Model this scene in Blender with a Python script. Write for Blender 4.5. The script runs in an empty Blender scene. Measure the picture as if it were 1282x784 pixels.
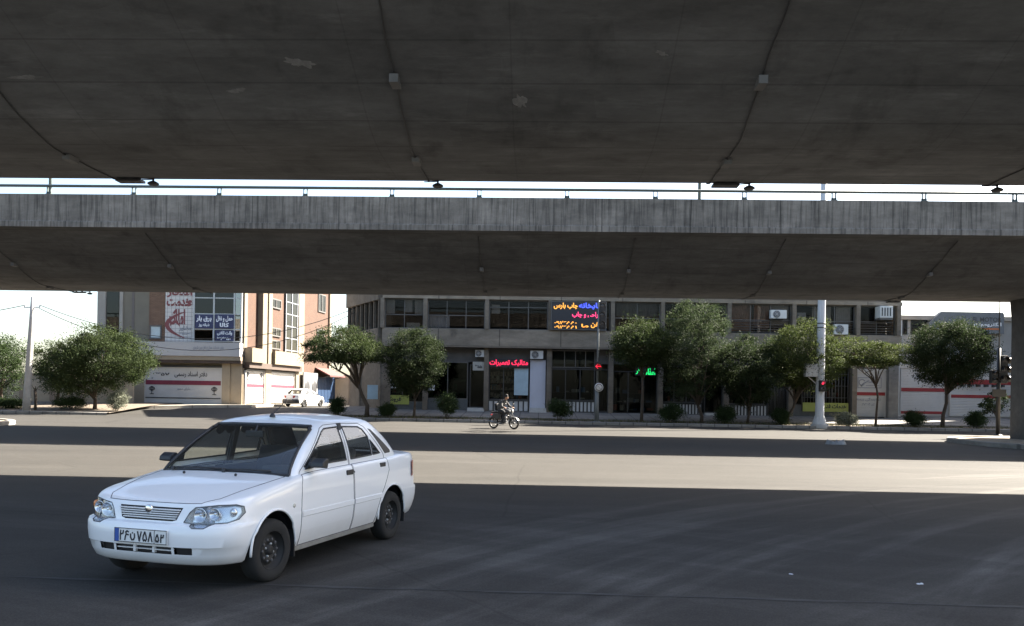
import bpy, bmesh, math, random
from mathutils import Vector, Matrix
import numpy as np
PI = math.pi
R = math.radians
sc = bpy.context.scene
col = sc.collection
random.seed(7)

# ------------------------------------------------------------------ camera
FPX, W0, HOR = 1050.0, 1282.0, 496.0      # focal length in photo pixels, width, horizon row at the centre
EYE = 1.65
YAW, ROLL = R(1.83), R(0.9)
cd = bpy.data.cameras.new('camera')
cam = bpy.data.objects.new('camera', cd)
col.objects.link(cam)
cd.sensor_width = 36.0
cd.lens = FPX / W0 * 36.0
cd.shift_y = (HOR - 392.0) / W0
cd.clip_start = 0.05
cd.clip_end = 3000.0
cam.location = (0, 0, EYE)
cam.rotation_euler = (Matrix.Rotation(YAW, 3, 'Z') @ Matrix.Rotation(PI / 2, 3, 'X') @ Matrix.Rotation(ROLL, 3, 'Z')).to_euler()
sc.camera = cam
CR, SR = math.cos(ROLL), math.sin(ROLL)
CY, SY = math.cos(YAW), math.sin(YAW)

def camxz(px, py, d):
    """sideways offset and height of what the photo shows at a pixel, d metres ahead (view-aligned frame)"""
    a, b = px - 641.0, py - HOR
    return (a * CR + b * SR) / FPX * d, EYE - (-a * SR + b * CR) / FPX * d

def c2w(x, d, z=0.0):
    return Vector((x * CY - d * SY, x * SY + d * CY, z))

def at(px, py, d):
    x, z = camxz(px, py, d)
    return c2w(x, d, z)

# ------------------------------------------------------------------ ground height
def sm(t):
    t = max(0.0, min(1.0, t))
    return t * t * (3 - 2 * t)

def gz(x, y):
    z = 0.47 * sm((y - 47.0) / 14.0)
    z += -0.0035 * max(-40, min(30, x)) * sm((y - 32.0) / 16.0)
    return z

# ------------------------------------------------------------------ materials
MATS = {}
def nodes_of(name):
    m = bpy.data.materials.new(name)
    m.use_nodes = True
    nt = m.node_tree
    b = nt.nodes['Principled BSDF']
    return m, nt, b

def N(nt, typ, **kw):
    n = nt.nodes.new(typ)
    for k, v in kw.items():
        if k in n.inputs.keys() if hasattr(n.inputs, 'keys') else False:
            n.inputs[k].default_value = v
        else:
            setattr(n, k, v)
    return n

def rgba(c, k=1.0):
    return (min(1, c[0] * k), min(1, c[1] * k), min(1, c[2] * k), 1)

def M(name, c, rough=0.7, var=0.12, scale=2.5, metal=0.0, bump=0.0, bscale=30.0, coat=0.0, spec=0.5, emit=0.0, streak=False):
    if name in MATS:
        return MATS[name]
    m, nt, b = nodes_of(name)
    b.inputs['Roughness'].default_value = rough
    b.inputs['Metallic'].default_value = metal
    b.inputs['Coat Weight'].default_value = coat
    b.inputs['Coat Roughness'].default_value = 0.05
    b.inputs['Specular IOR Level'].default_value = spec
    tc = nt.nodes.new('ShaderNodeTexCoord')
    if var > 0:
        n = nt.nodes.new('ShaderNodeTexNoise')
        n.inputs['Scale'].default_value = scale
        n.inputs['Detail'].default_value = 6
        n.inputs['Roughness'].default_value = 0.65
        if streak:
            mp = nt.nodes.new('ShaderNodeMapping')
            mp.inputs['Scale'].default_value = (4, 4, 0.35)
            nt.links.new(tc.outputs['Object'], mp.inputs['Vector'])
            nt.links.new(mp.outputs['Vector'], n.inputs['Vector'])
        else:
            nt.links.new(tc.outputs['Object'], n.inputs['Vector'])
        r = nt.nodes.new('ShaderNodeValToRGB')
        r.color_ramp.elements[0].position = 0.3
        r.color_ramp.elements[1].position = 0.7
        r.color_ramp.elements[0].color = rgba(c, 1 - var)
        r.color_ramp.elements[1].color = rgba(c, 1 + var)
        nt.links.new(n.outputs['Fac'], r.inputs['Fac'])
        nt.links.new(r.outputs['Color'], b.inputs['Base Color'])
    else:
        b.inputs['Base Color'].default_value = rgba(c)
    if bump > 0:
        n2 = nt.nodes.new('ShaderNodeTexNoise')
        n2.inputs['Scale'].default_value = bscale
        n2.inputs['Detail'].default_value = 4
        nt.links.new(tc.outputs['Object'], n2.inputs['Vector'])
        bp = nt.nodes.new('ShaderNodeBump')
        bp.inputs['Strength'].default_value = bump
        bp.inputs['Distance'].default_value = 0.02
        nt.links.new(n2.outputs['Fac'], bp.inputs['Height'])
        nt.links.new(bp.outputs['Normal'], b.inputs['Normal'])
    if emit > 0:
        b.inputs['Emission Color'].default_value = rgba(c)
        b.inputs['Emission Strength'].default_value = emit
    MATS[name] = m
    return m

def glass(name, tint=(0.5, 0.55, 0.55), base=0.06, rough=0.0, ior=1.5, dust=0.0):
    """thin window pane: what is behind it shows tinted, the surroundings reflect by Fresnel"""
    if name in MATS:
        return MATS[name]
    m, nt, b = nodes_of(name)
    nt.nodes.remove(b)
    out = nt.nodes['Material Output']
    tr = nt.nodes.new('ShaderNodeBsdfTransparent')
    tr.inputs['Color'].default_value = rgba(tint)
    gl = nt.nodes.new('ShaderNodeBsdfGlossy')
    gl.inputs['Roughness'].default_value = rough
    fr = nt.nodes.new('ShaderNodeFresnel')
    ge = nt.nodes.new('ShaderNodeNewGeometry')      # same reflectance from both sides of the thin pane
    mi = nt.nodes.new('ShaderNodeMapRange'); mi.inputs['To Min'].default_value = ior; mi.inputs['To Max'].default_value = 1.0 / ior
    nt.links.new(ge.outputs['Backfacing'], mi.inputs['Value']); nt.links.new(mi.outputs[0], fr.inputs['IOR'])
    ad = nt.nodes.new('ShaderNodeMath'); ad.operation = 'ADD'; ad.use_clamp = True
    ad.inputs[1].default_value = base
    mx = nt.nodes.new('ShaderNodeMixShader')
    nt.links.new(fr.outputs[0], ad.inputs[0])
    nt.links.new(ad.outputs[0], mx.inputs[0])
    nt.links.new(tr.outputs[0], mx.inputs[1])
    nt.links.new(gl.outputs[0], mx.inputs[2])
    last = mx.outputs[0]
    if dust > 0:
        df = nt.nodes.new('ShaderNodeBsdfDiffuse'); df.inputs['Color'].default_value = (0.55, 0.53, 0.5, 1)
        m2 = nt.nodes.new('ShaderNodeMixShader'); m2.inputs[0].default_value = dust
        nt.links.new(last, m2.inputs[1]); nt.links.new(df.outputs[0], m2.inputs[2]); last = m2.outputs[0]
    nt.links.new(last, out.inputs['Surface'])
    MATS[name] = m
    return m

def leafmat(name, c, c2):
    if name in MATS:
        return MATS[name]
    m, nt, b = nodes_of(name)
    tc = nt.nodes.new('ShaderNodeTexCoord')
    n = nt.nodes.new('ShaderNodeTexNoise')
    n.inputs['Scale'].default_value = 1.3
    n.inputs['Detail'].default_value = 8
    n.inputs['Roughness'].default_value = 0.8
    nt.links.new(tc.outputs['Object'], n.inputs['Vector'])
    r = nt.nodes.new('ShaderNodeValToRGB')
    r.color_ramp.elements[0].position = 0.35
    r.color_ramp.elements[1].position = 0.68
    r.color_ramp.elements[0].color = rgba(c)
    r.color_ramp.elements[1].color = rgba(c2)
    nt.links.new(n.outputs['Fac'], r.inputs['Fac'])
    nt.links.new(r.outputs['Color'], b.inputs['Base Color'])
    b.inputs['Roughness'].default_value = 0.75
    b.inputs['Specular IOR Level'].default_value = 0.15
    t = nt.nodes.new('ShaderNodeBsdfTranslucent')
    nt.links.new(r.outputs['Color'], t.inputs['Color'])
    mx = nt.nodes.new('ShaderNodeMixShader')
    mx.inputs[0].default_value = 0.35
    nt.links.new(b.outputs[0], mx.inputs[1])
    nt.links.new(t.outputs[0], mx.inputs[2])
    nt.links.new(mx.outputs[0], nt.nodes['Material Output'].inputs['Surface'])
    MATS[name] = m
    return m

# ------------------------------------------------------------------ mesh builder
class MB:
    def __init__(self):
        self.v, self.f, self.m, self.s = [], [], [], []
    def add(self, vs, fs, m=0, smooth=False):
        o = len(self.v)
        self.v += [tuple(p) for p in vs]
        for f in fs:
            self.f.append([i + o for i in f]); self.m.append(m); self.s.append(smooth)
        return self
    def box(self, x0, x1, y0, y1, z0, z1, m=0):
        vs = [(x0, y0, z0), (x1, y0, z0), (x1, y1, z0), (x0, y1, z0), (x0, y0, z1), (x1, y0, z1), (x1, y1, z1), (x0, y1, z1)]
        return self.add(vs, [(3, 2, 1, 0), (4, 5, 6, 7), (0, 1, 5, 4), (1, 2, 6, 5), (2, 3, 7, 6), (3, 0, 4, 7)], m)
    def bar(self, p, q, w, h, m=0):
        """a square bar from p to q"""
        p, q = Vector(p), Vector(q)
        d = (q - p).normalized()
        a = d.cross(Vector((0, 0, 1)))
        if a.length < 1e-4: a = Vector((1, 0, 0))
        a.normalize(); b = a.cross(d).normalized()
        vs = []
        for c in (p, q):
            for i, j in ((-1, -1), (1, -1), (1, 1), (-1, 1)):
                vs.append(c + a * i * w / 2 + b * j * h / 2)
        return self.add(vs, [(0, 1, 2, 3), (7, 6, 5, 4), (0, 4, 5, 1), (1, 5, 6, 2), (2, 6, 7, 3), (3, 7, 4, 0)], m)
    def tube(self, pts, r, n=8, m=0, cap=True):
        pts = [Vector(p) for p in pts]
        rs = r if isinstance(r, (list, tuple)) else [r] * len(pts)
        vs, fs = [], []
        ref = None
        for i, p in enumerate(pts):
            d = (pts[min(i + 1, len(pts) - 1)] - pts[max(i - 1, 0)]).normalized()
            if ref is None:
                ref = d.cross(Vector((0.3, 0.2, 1)))
                if ref.length < 0.05: ref = d.cross(Vector((1, 0, 0)))
            ref = (ref - d * ref.dot(d)).normalized()
            b = d.cross(ref)
            for k in range(n):
                a = 2 * PI * k / n
                vs.append(p + (ref * math.cos(a) + b * math.sin(a)) * rs[i])
        for i in range(len(pts) - 1):
            for k in range(n):
                k2 = (k + 1) % n
                fs.append((i * n + k, i * n + k2, i * n + n + k2, i * n + n + k))
        if cap:
            fs.append(tuple(range(n - 1, -1, -1)))
            fs.append(tuple((len(pts) - 1) * n + k for k in range(n)))
        return self.add(vs, fs, m, True)
    def lathe(self, prof, axis='Z', c=(0, 0, 0), n=24, m=0, smooth=True):
        """prof: (radius, offset along axis)"""
        vs, fs = [], []
        for (r, h) in prof:
            for k in range(n):
                a = 2 * PI * k / n
                x, y = r * math.cos(a), r * math.sin(a)
                p = (x, y, h) if axis == 'Z' else (x, h, y) if axis == 'Y' else (h, x, y)
                vs.append((p[0] + c[0], p[1] + c[1], p[2] + c[2]))
        for i in range(len(prof) - 1):
            for k in range(n):
                k2 = (k + 1) % n
                fs.append((i * n + k, i * n + k2, i * n + n + k2, i * n + n + k))
        return self.add(vs, fs, m, smooth)
    def prism(self, poly, lo, hi, ax='Z', m=0):
        """extrude a 2-D polygon; ax = the axis it is extruded along"""
        n = len(poly)
        def P(a, b, h):
            return (a, b, h) if ax == 'Z' else (a, h, b) if ax == 'Y' else (h, a, b)
        vs = [P(a, b, lo) for a, b in poly] + [P(a, b, hi) for a, b in poly]
        fs = [tuple(range(n - 1, -1, -1)), tuple(range(n, 2 * n))]
        fs += [(i, (i + 1) % n, n + (i + 1) % n, n + i) for i in range(n)]
        return self.add(vs, fs, m)
    def grid(self, rows, m=0, smooth=True, closed=False):
        n = len(rows[0])
        vs = [p for r in rows for p in r]
        fs = []
        for i in range(len(rows) - 1):
            for k in range(n if closed else n - 1):
                k2 = (k + 1) % n
                fs.append((i * n + k, i * n + k2, i * n + n + k2, i * n + n + k))
        return self.add(vs, fs, m, smooth)
    def sphere(self, c, r, n=12, m=0, sc_=(1, 1, 1)):
        rows = []
        for i in range(n // 2 + 1):
            t = PI * i / (n // 2)
            rows.append([(c[0] + r * sc_[0] * math.sin(t) * math.cos(2 * PI * k / n), c[1] + r * sc_[1] * math.sin(t) * math.sin(2 * PI * k / n), c[2] + r * sc_[2] * math.cos(t)) for k in range(n)])
        return self.grid(rows, m, True, True)
    def build(self, name, mats, parent=None, loc=None, rotz=0.0, fix=True, bevel=0.0, weld=0.0, sharp=None):
        me = bpy.data.meshes.new(name)
        me.from_pydata(self.v, [], self.f)
        if not isinstance(mats, (list, tuple)): mats = [mats]
        for mm in mats: me.materials.append(mm)
        me.polygons.foreach_set('material_index', self.m)
        me.polygons.foreach_set('use_smooth', self.s)
        if fix or weld:
            bm = bmesh.new(); bm.from_mesh(me)
            if weld: bmesh.ops.remove_doubles(bm, verts=bm.verts, dist=weld)
            if fix: bmesh.ops.recalc_face_normals(bm, faces=bm.faces)
            bm.to_mesh(me); bm.free()
        if sharp: me.set_sharp_from_angle(angle=R(sharp))
        me.update()
        o = bpy.data.objects.new(name, me)
        col.objects.link(o)
        if parent: o.parent = parent
        if loc is not None: o.location = loc
        o.rotation_euler.z = rotz
        if bevel:
            md = o.modifiers.new('bevel', 'BEVEL'); md.width = bevel; md.segments = 2; md.limit_method = 'ANGLE'
        return o

def tag(o, label=None, cat=None, group=None, kind=None):
    if label: o['label'] = label
    if cat: o['category'] = cat
    if group: o['group'] = group
    if kind: o['kind'] = kind
    return o

def thing(name, label, cat, loc=(0, 0, 0), rotz=0.0, group=None):
    o = bpy.data.objects.new(name, None)
    o.empty_display_size = 0.2
    col.objects.link(o)
    o.location = loc; o.rotation_euler.z = rotz
    return tag(o, label, cat, group)

def struct(o):
    o['kind'] = 'structure'
    return o

def copy_tree(o, parent=None):
    c = o.copy(); col.objects.link(c)
    if parent: c.parent = parent
    for ch in [x for x in col.objects if x.parent == o]:
        copy_tree(ch, c)
    return c

# ------------------------------------------------------------------ lettering (joined Arabic-script forms, built from curves into meshes)
FORMS = {'ا': (0xFE8D, 2), 'آ': (0xFE81, 2), 'ب': (0xFE8F, 4), 'پ': (0xFB56, 4), 'ت': (0xFE95, 4), 'ج': (0xFE9D, 4), 'چ': (0xFB7A, 4),
         'ح': (0xFEA1, 4), 'خ': (0xFEA5, 4), 'د': (0xFEA9, 2), 'ر': (0xFEAD, 2), 'ز': (0xFEAF, 2), 'س': (0xFEB1, 4), 'ش': (0xFEB5, 4),
         'ص': (0xFEB9, 4), 'ط': (0xFEC1, 4), 'ع': (0xFEC9, 4), 'غ': (0xFECD, 4), 'ف': (0xFED1, 4), 'ق': (0xFED5, 4), 'ک': (0xFB8E, 4),
         'گ': (0xFB92, 4), 'ل': (0xFEDD, 4), 'م': (0xFEE1, 4), 'ن': (0xFEE5, 4), 'و': (0xFEED, 2), 'ه': (0xFEE9, 4), 'ی': (0xFBFC, 4)}
def fa(s):
    out = []
    for i, ch in enumerate(s):
        if ch not in FORMS:
            out.append(ch); continue
        b, n = FORMS[ch]
        p = i > 0 and s[i - 1] in FORMS and FORMS[s[i - 1]][1] == 4
        q = n == 4 and i + 1 < len(s) and s[i + 1] in FORMS
        out.append(chr(b + (3 if p and q else 1 if p else 2 if q else 0)))
    r = out[::-1]; res = []; k = 0
    D = '۰۱۲۳۴۵۶۷۸۹0123456789-'
    while k < len(r):
        if r[k] in D:
            j = k
            while j < len(r) and r[j] in D: j += 1
            res += r[k:j][::-1]; k = j
        else:
            res.append(r[k]); k += 1
    return ''.join(res)

def text(name, s, x0, x1, z0, z1, y, mat, parent, bold=0.02, keep=False, raw=False):
    """flat lettering facing -Y that fills the box x0..x1, z0..z1"""
    c = bpy.data.curves.new(name, 'FONT')
    c.body = s if raw else fa(s)
    c.size = 1.0; c.offset = bold; c.resolution_u = 4
    t = bpy.data.objects.new(name, c); col.objects.link(t)
    dg = bpy.context.evaluated_depsgraph_get()
    me = bpy.data.meshes.new_from_object(t.evaluated_get(dg))
    bpy.data.objects.remove(t); bpy.data.curves.remove(c)
    n = len(me.vertices)
    co = np.empty(n * 3, dtype=np.float32); me.vertices.foreach_get('co', co); co = co.reshape(n, 3)
    lo, hi = co.min(0), co.max(0)
    sx = (x1 - x0) / (hi[0] - lo[0]); sz = (z1 - z0) / (hi[1] - lo[1])
    if keep: sx = sz = min(sx, sz)
    cx, cz = (x0 + x1) / 2, (z0 + z1) / 2
    new = np.empty_like(co)
    new[:, 0] = (co[:, 0] - (lo[0] + hi[0]) / 2) * sx + cx
    new[:, 1] = y
    new[:, 2] = (co[:, 1] - (lo[1] + hi[1]) / 2) * sz + cz
    me.vertices.foreach_set('co', new.reshape(-1))
    me.materials.clear(); me.materials.append(mat)
    me.name = name
    o = bpy.data.objects.new(name, me); col.objects.link(o)
    if parent: o.parent = parent
    return o

# ------------------------------------------------------------------ world and sun
SUN = Vector((1.0, 0.63, 1.0)).normalized()
w = bpy.data.worlds.new('World'); sc.world = w; w.use_nodes = True
wn = w.node_tree
sky = wn.nodes.new('ShaderNodeTexSky')
sky.sky_type = 'NISHITA'; sky.sun_disc = False
sky.sun_elevation = math.asin(SUN.z)
sky.sun_rotation = math.atan2(SUN.x, SUN.y)
sky.air_density = 1.0; sky.dust_density = 2.2; sky.ozone_density = 0.4
wn.links.new(sky.outputs[0], wn.nodes['Background'].inputs['Color'])
wn.nodes['Background'].inputs['Strength'].default_value = 0.05
sl = bpy.data.lights.new('sun', 'SUN'); sl.energy = 5.0; sl.angle = R(0.5); sl.color = (1.0, 0.92, 0.8)
so = bpy.data.objects.new('sun', sl); col.objects.link(so)
so.rotation_euler = SUN.to_track_quat('Z', 'Y').to_euler()
sc.view_settings.view_transform = 'Standard'
sc.view_settings.look = 'None'
sc.view_settings.gamma = 1.0
sc.view_settings.use_curve_mapping = False
sc.view_settings.exposure = 3.0
sc.cycles.use_denoising = True
sc.cycles.max_bounces = 8
sc.cycles.transparent_max_bounces = 12
# ------------------------------------------------------------------ shared concrete with form-board seams, stains and joint lines
def concrete(name, c, joints=0.0, joff=0.0, boards=0.0, drip=False):
    m, nt, b = nodes_of(name)
    L = nt.links.new
    b.inputs['Roughness'].default_value = 0.9
    tc = nt.nodes.new('ShaderNodeTexCoord')
    sep = nt.nodes.new('ShaderNodeSeparateXYZ'); L(tc.outputs['Object'], sep.inputs[0])
    def noise(scale, detail=7, rough=0.65, sc3=None):
        n = nt.nodes.new('ShaderNodeTexNoise')
        n.inputs['Scale'].default_value = scale; n.inputs['Detail'].default_value = detail; n.inputs['Roughness'].default_value = rough
        if sc3:
            mp = nt.nodes.new('ShaderNodeMapping'); mp.inputs['Scale'].default_value = sc3
            L(tc.outputs['Object'], mp.inputs['Vector']); L(mp.outputs['Vector'], n.inputs['Vector'])
        else:
            L(tc.outputs['Object'], n.inputs['Vector'])
        return n.outputs['Fac']
    def ramp(fac, p0, v0, p1, v1):
        r = nt.nodes.new('ShaderNodeMapRange'); r.inputs['From Min'].default_value = p0; r.inputs['From Max'].default_value = p1
        r.inputs['To Min'].default_value = v0; r.inputs['To Max'].default_value = v1
        L(fac, r.inputs['Value']); return r.outputs[0]
    def mul(a, bb):
        x = nt.nodes.new('ShaderNodeMath'); x.operation = 'MULTIPLY'; L(a, x.inputs[0])
        if isinstance(bb, float): x.inputs[1].default_value = bb
        else: L(bb, x.inputs[1])
        return x.outputs[0]
    def line(src, period, off, width, dark):
        a = nt.nodes.new('ShaderNodeMath'); a.operation = 'ADD'; a.inputs[1].default_value = off; L(src, a.inputs[0])
        p = nt.nodes.new('ShaderNodeMath'); p.operation = 'PINGPONG'; p.inputs[1].default_value = period / 2; L(a.outputs[0], p.inputs[0])
        return ramp(p.outputs[0], width * 0.4, dark, width, 1.0)
    f = ramp(noise(0.35, 8, 0.75, (0.5, 1.2, 1.2)), 0.3, 0.6, 0.7, 1.35)
    f = mul(f, ramp(noise(2.2, 8, 0.7, (0.5, 1.5, 1.5)), 0.3, 0.78, 0.72, 1.2))
    f = mul(f, ramp(noise(0.9, 4, 0.5), 0.62, 1.0, 0.74, 0.62))
    if boards:
        v = nt.nodes.new('ShaderNodeTexVoronoi'); v.distance = 'CHEBYCHEV'; v.inputs['Scale'].default_value = 0.55; v.inputs['Randomness'].default_value = 0.8
        mp = nt.nodes.new('ShaderNodeMapping'); mp.inputs['Scale'].default_value = (0.7, 2.2, 0.3); L(tc.outputs['Object'], mp.inputs['Vector']); L(mp.outputs['Vector'], v.inputs['Vector'])
        sx = nt.nodes.new('ShaderNodeSeparateColor'); L(v.outputs['Color'], sx.inputs[0])
        f = mul(f, ramp(sx.outputs[0], 0.0, 0.93, 1.0, 1.08))                                  # panels poured and shuttered at different times
        f = mul(f, ramp(noise(1.4, 6, 0.8, (0.25, 1.6, 1.0)), 0.55, 1.0, 0.78, 1.6))          # chalky leach marks
        f = mul(f, ramp(noise(0.8, 6, 0.7, (1.3, 0.5, 1.0)), 0.55, 1.0, 0.75, 0.6))            # soot and damp
    if joints:
        f = mul(f, line(sep.outputs['X'], joints, joff, 0.05, 0.45))
    if boards:
        f = mul(f, line(sep.outputs['Y'], boards, 0.21, 0.022, 0.74))
        f = mul(f, line(sep.outputs['X'], 2.44, 0.5, 0.016, 0.84))
    if drip:
        f = mul(f, ramp(noise(11.0, 4, 0.7, (1.0, 1.0, 0.04)), 0.46, 1.1, 0.64, 0.5))
        f = mul(f, ramp(noise(1.6, 5, 0.7, (1.0, 1.0, 0.5)), 0.35, 0.8, 0.65, 1.15))
        f = mul(f, line(sep.outputs['X'], 3.15, 1.0, 0.025, 0.5))
    mx = nt.nodes.new('ShaderNodeMix'); mx.data_type = 'RGBA'; mx.blend_type = 'MULTIPLY'; mx.inputs['Factor'].default_value = 1.0
    mx.inputs['A'].default_value = rgba(c)
    L(f, mx.inputs['B']); L(mx.outputs['Result'], b.inputs['Base Color'])
    bp = nt.nodes.new('ShaderNodeBump'); bp.inputs['Strength'].default_value = 0.35; bp.inputs['Distance'].default_value = 0.02
    L(noise(9.0, 8, 0.7), bp.inputs['Height']); L(bp.outputs['Normal'], b.inputs['Normal'])
    return m

def asphalt():
    m, nt, b = nodes_of('asphalt'); L = nt.links.new
    tc = nt.nodes.new('ShaderNodeTexCoord')
    def noise(scale, detail=8, rough=0.7, sc3=None, rot=0.0):
        n = nt.nodes.new('ShaderNodeTexNoise')
        n.inputs['Scale'].default_value = scale; n.inputs['Detail'].default_value = detail; n.inputs['Roughness'].default_value = rough
        if sc3:
            mp = nt.nodes.new('ShaderNodeMapping'); mp.inputs['Scale'].default_value = sc3; mp.inputs['Rotation'].default_value = (0, 0, rot)
            L(tc.outputs['Object'], mp.inputs['Vector']); L(mp.outputs['Vector'], n.inputs['Vector'])
        else: L(tc.outputs['Object'], n.inputs['Vector'])
        return n.outputs['Fac']
    def ramp(fac, p0, v0, p1, v1):
        r = nt.nodes.new('ShaderNodeMapRange'); r.inputs['From Min'].default_value = p0; r.inputs['From Max'].default_value = p1
        r.inputs['To Min'].default_value = v0; r.inputs['To Max'].default_value = v1
        L(fac, r.inputs['Value']); return r.outputs[0]
    def op(a, bb, o='MULTIPLY'):
        x = nt.nodes.new('ShaderNodeMath'); x.operation = o; L(a, x.inputs[0])
        if isinstance(bb, float): x.inputs[1].default_value = bb
        else: L(bb, x.inputs[1])
        return x.outputs[0]
    f = ramp(noise(0.16), 0.3, 0.88, 0.7, 1.1)
    f = op(f, ramp(noise(0.5, 8, 0.7, (0.16, 1.3, 1), R(-24)), 0.5, 1.0, 0.72, 1.28))      # worn wheel tracks of turning traffic
    f = op(f, ramp(noise(0.5, 6, 0.6, (0.10, 1.6, 1), R(-14)), 0.52, 1.0, 0.72, 0.82))      # rubber and oil
    f = op(f, ramp(noise(55.0, 3, 0.6), 0.3, 0.72, 0.7, 1.28))
    f = op(f, ramp(noise(14.0, 6, 0.8), 0.3, 0.86, 0.7, 1.14))                                # aggregate
    f = op(f, ramp(noise(2.5, 8, 0.75), 0.3, 0.93, 0.7, 1.07))
    # pale curved wheel tracks where traffic swings through the junction: streaks that run round a turning centre
    def tracks(cx, cy, r0, r1, freq, amp):
        mp = nt.nodes.new('ShaderNodeMapping'); mp.inputs['Location'].default_value = (-cx, -cy, 0); L(tc.outputs['Object'], mp.inputs['Vector'])
        sp = nt.nodes.new('ShaderNodeSeparateXYZ'); L(mp.outputs['Vector'], sp.inputs[0])
        ln = nt.nodes.new('ShaderNodeVectorMath'); ln.operation = 'LENGTH'
        cb0 = nt.nodes.new('ShaderNodeCombineXYZ'); L(sp.outputs['X'], cb0.inputs['X']); L(sp.outputs['Y'], cb0.inputs['Y']); L(cb0.outputs[0], ln.inputs[0])
        an = nt.nodes.new('ShaderNodeMath'); an.operation = 'ARCTAN2'; L(sp.outputs['Y'], an.inputs[0]); L(sp.outputs['X'], an.inputs[1])
        cb = nt.nodes.new('ShaderNodeCombineXYZ'); L(op(ln.outputs['Value'], freq), cb.inputs['X']); L(op(an.outputs[0], 3.0), cb.inputs['Y'])
        n = nt.nodes.new('ShaderNodeTexNoise'); n.inputs['Scale'].default_value = 1.0; n.inputs['Detail'].default_value = 5; n.inputs['Roughness'].default_value = 0.6
        L(cb.outputs[0], n.inputs['Vector'])
        band = op(ramp(ln.outputs['Value'], r0, 0.0, r0 + 1.2, 1.0), ramp(ln.outputs['Value'], r1 - 1.2, 1.0, r1, 0.0))
        k = op(ramp(n.outputs['Fac'], 0.50, 0.0, 0.66, amp), band)
        return op(k, 1.0, 'ADD')
    f = op(f, tracks(25.8, -8.3, 25.5, 33.0, 1.5, 0.72))
    f = op(f, tracks(30.0, -22.0, 36.0, 44.0, 1.3, 0.5))
    f = op(f, tracks(-14.0, -18.0, 25.0, 34.0, 1.2, 0.4))
    v = nt.nodes.new('ShaderNodeTexVoronoi'); v.feature = 'DISTANCE_TO_EDGE'; v.inputs['Scale'].default_value = 0.17
    dm = nt.nodes.new('ShaderNodeMix'); dm.data_type = 'VECTOR'; dm.inputs['Factor'].default_value = 0.12
    n3 = nt.nodes.new('ShaderNodeTexNoise'); n3.inputs['Scale'].default_value = 1.2; n3.inputs['Detail'].default_value = 5
    L(tc.outputs['Object'], n3.inputs['Vector']); L(tc.outputs['Object'], dm.inputs['A']); L(n3.outputs['Color'], dm.inputs['B'])
    L(dm.outputs['Result'], v.inputs['Vector'])
    crack = ramp(v.outputs['Distance'], 0.0012, 0.82, 0.004, 1.0)
    f = op(f, crack)
    v2 = nt.nodes.new('ShaderNodeTexVoronoi'); v2.inputs['Scale'].default_value = 0.9
    L(tc.outputs['Object'], v2.inputs['Vector'])
    f = op(f, ramp(v2.outputs['Distance'], 0.02, 1.0, 0.06, 1.0))
    mx = nt.nodes.new('ShaderNodeMix'); mx.data_type = 'RGBA'; mx.blend_type = 'MULTIPLY'; mx.inputs['Factor'].default_value = 1.0
    mx.inputs['A'].default_value = (0.041, 0.0388, 0.0355, 1)
    L(f, mx.inputs['B']); L(mx.outputs['Result'], b.inputs['Base Color'])
    b.inputs['Roughness'].default_value = 0.82
    b.inputs['Specular IOR Level'].default_value = 0.12
    bp = nt.nodes.new('ShaderNodeBump'); bp.inputs['Strength'].default_value = 0.3; bp.inputs['Distance'].default_value = 0.01
    L(noise(70.0, 4), bp.inputs['Height']); L(bp.outputs['Normal'], b.inputs['Normal'])
    return m

M_ASPH = asphalt()
M_KERB = concrete('kerb_concrete', (0.20, 0.19, 0.175), joints=0.8)
M_PAVE = concrete('pavement_slabs', (0.16, 0.15, 0.135), joints=1.2, boards=0.6)
M_SOIL = M('dry_soil', (0.12, 0.095, 0.07), 0.95, 0.35, 4, bump=0.8, bscale=12)
M_DIRT = M('dusty_earth', (0.23, 0.19, 0.14), 0.95, 0.3, 3, bump=0.7, bscale=14)

# ------------------------------------------------------------------ road: one sheet to the horizon, following the ground height
def span(a, b, s):
    n = max(1, int(round((b - a) / s))); return [a + (b - a) * i / n for i in range(n + 1)]
xs = span(-900, -60, 210)[:-1] + span(-60, 60, 4)[:-1] + span(60, 900, 210)
ys = span(-300, 28, 41)[:-1] + span(28, 70, 1.5)[:-1] + span(70, 1300, 205)
mb = MB(); mb.grid([[(x, y, gz(x, y)) for x in xs] for y in ys])
struct(mb.build('road', M_ASPH))

# seam of old tar that runs across the near road
mb = MB(); rows = []
for i in range(61):
    x = -9 + 20 * i / 60
    y = 7.05 - 0.028 * x + 0.015 * math.sin(x * 0.9) + 0.012 * math.sin(x * 5.1)
    h = 0.022 + 0.012 * math.sin(x * 3.3 + 1) + 0.009 * math.sin(x * 11)
    rows.append([(x, y - h, 0.004), (x, y + h, 0.004)])
mb.grid(rows, 0, False)
struct(mb.build('tar_seam', M('old_tar', (0.034, 0.033, 0.032), 0.8, 0.3, 5)))

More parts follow.
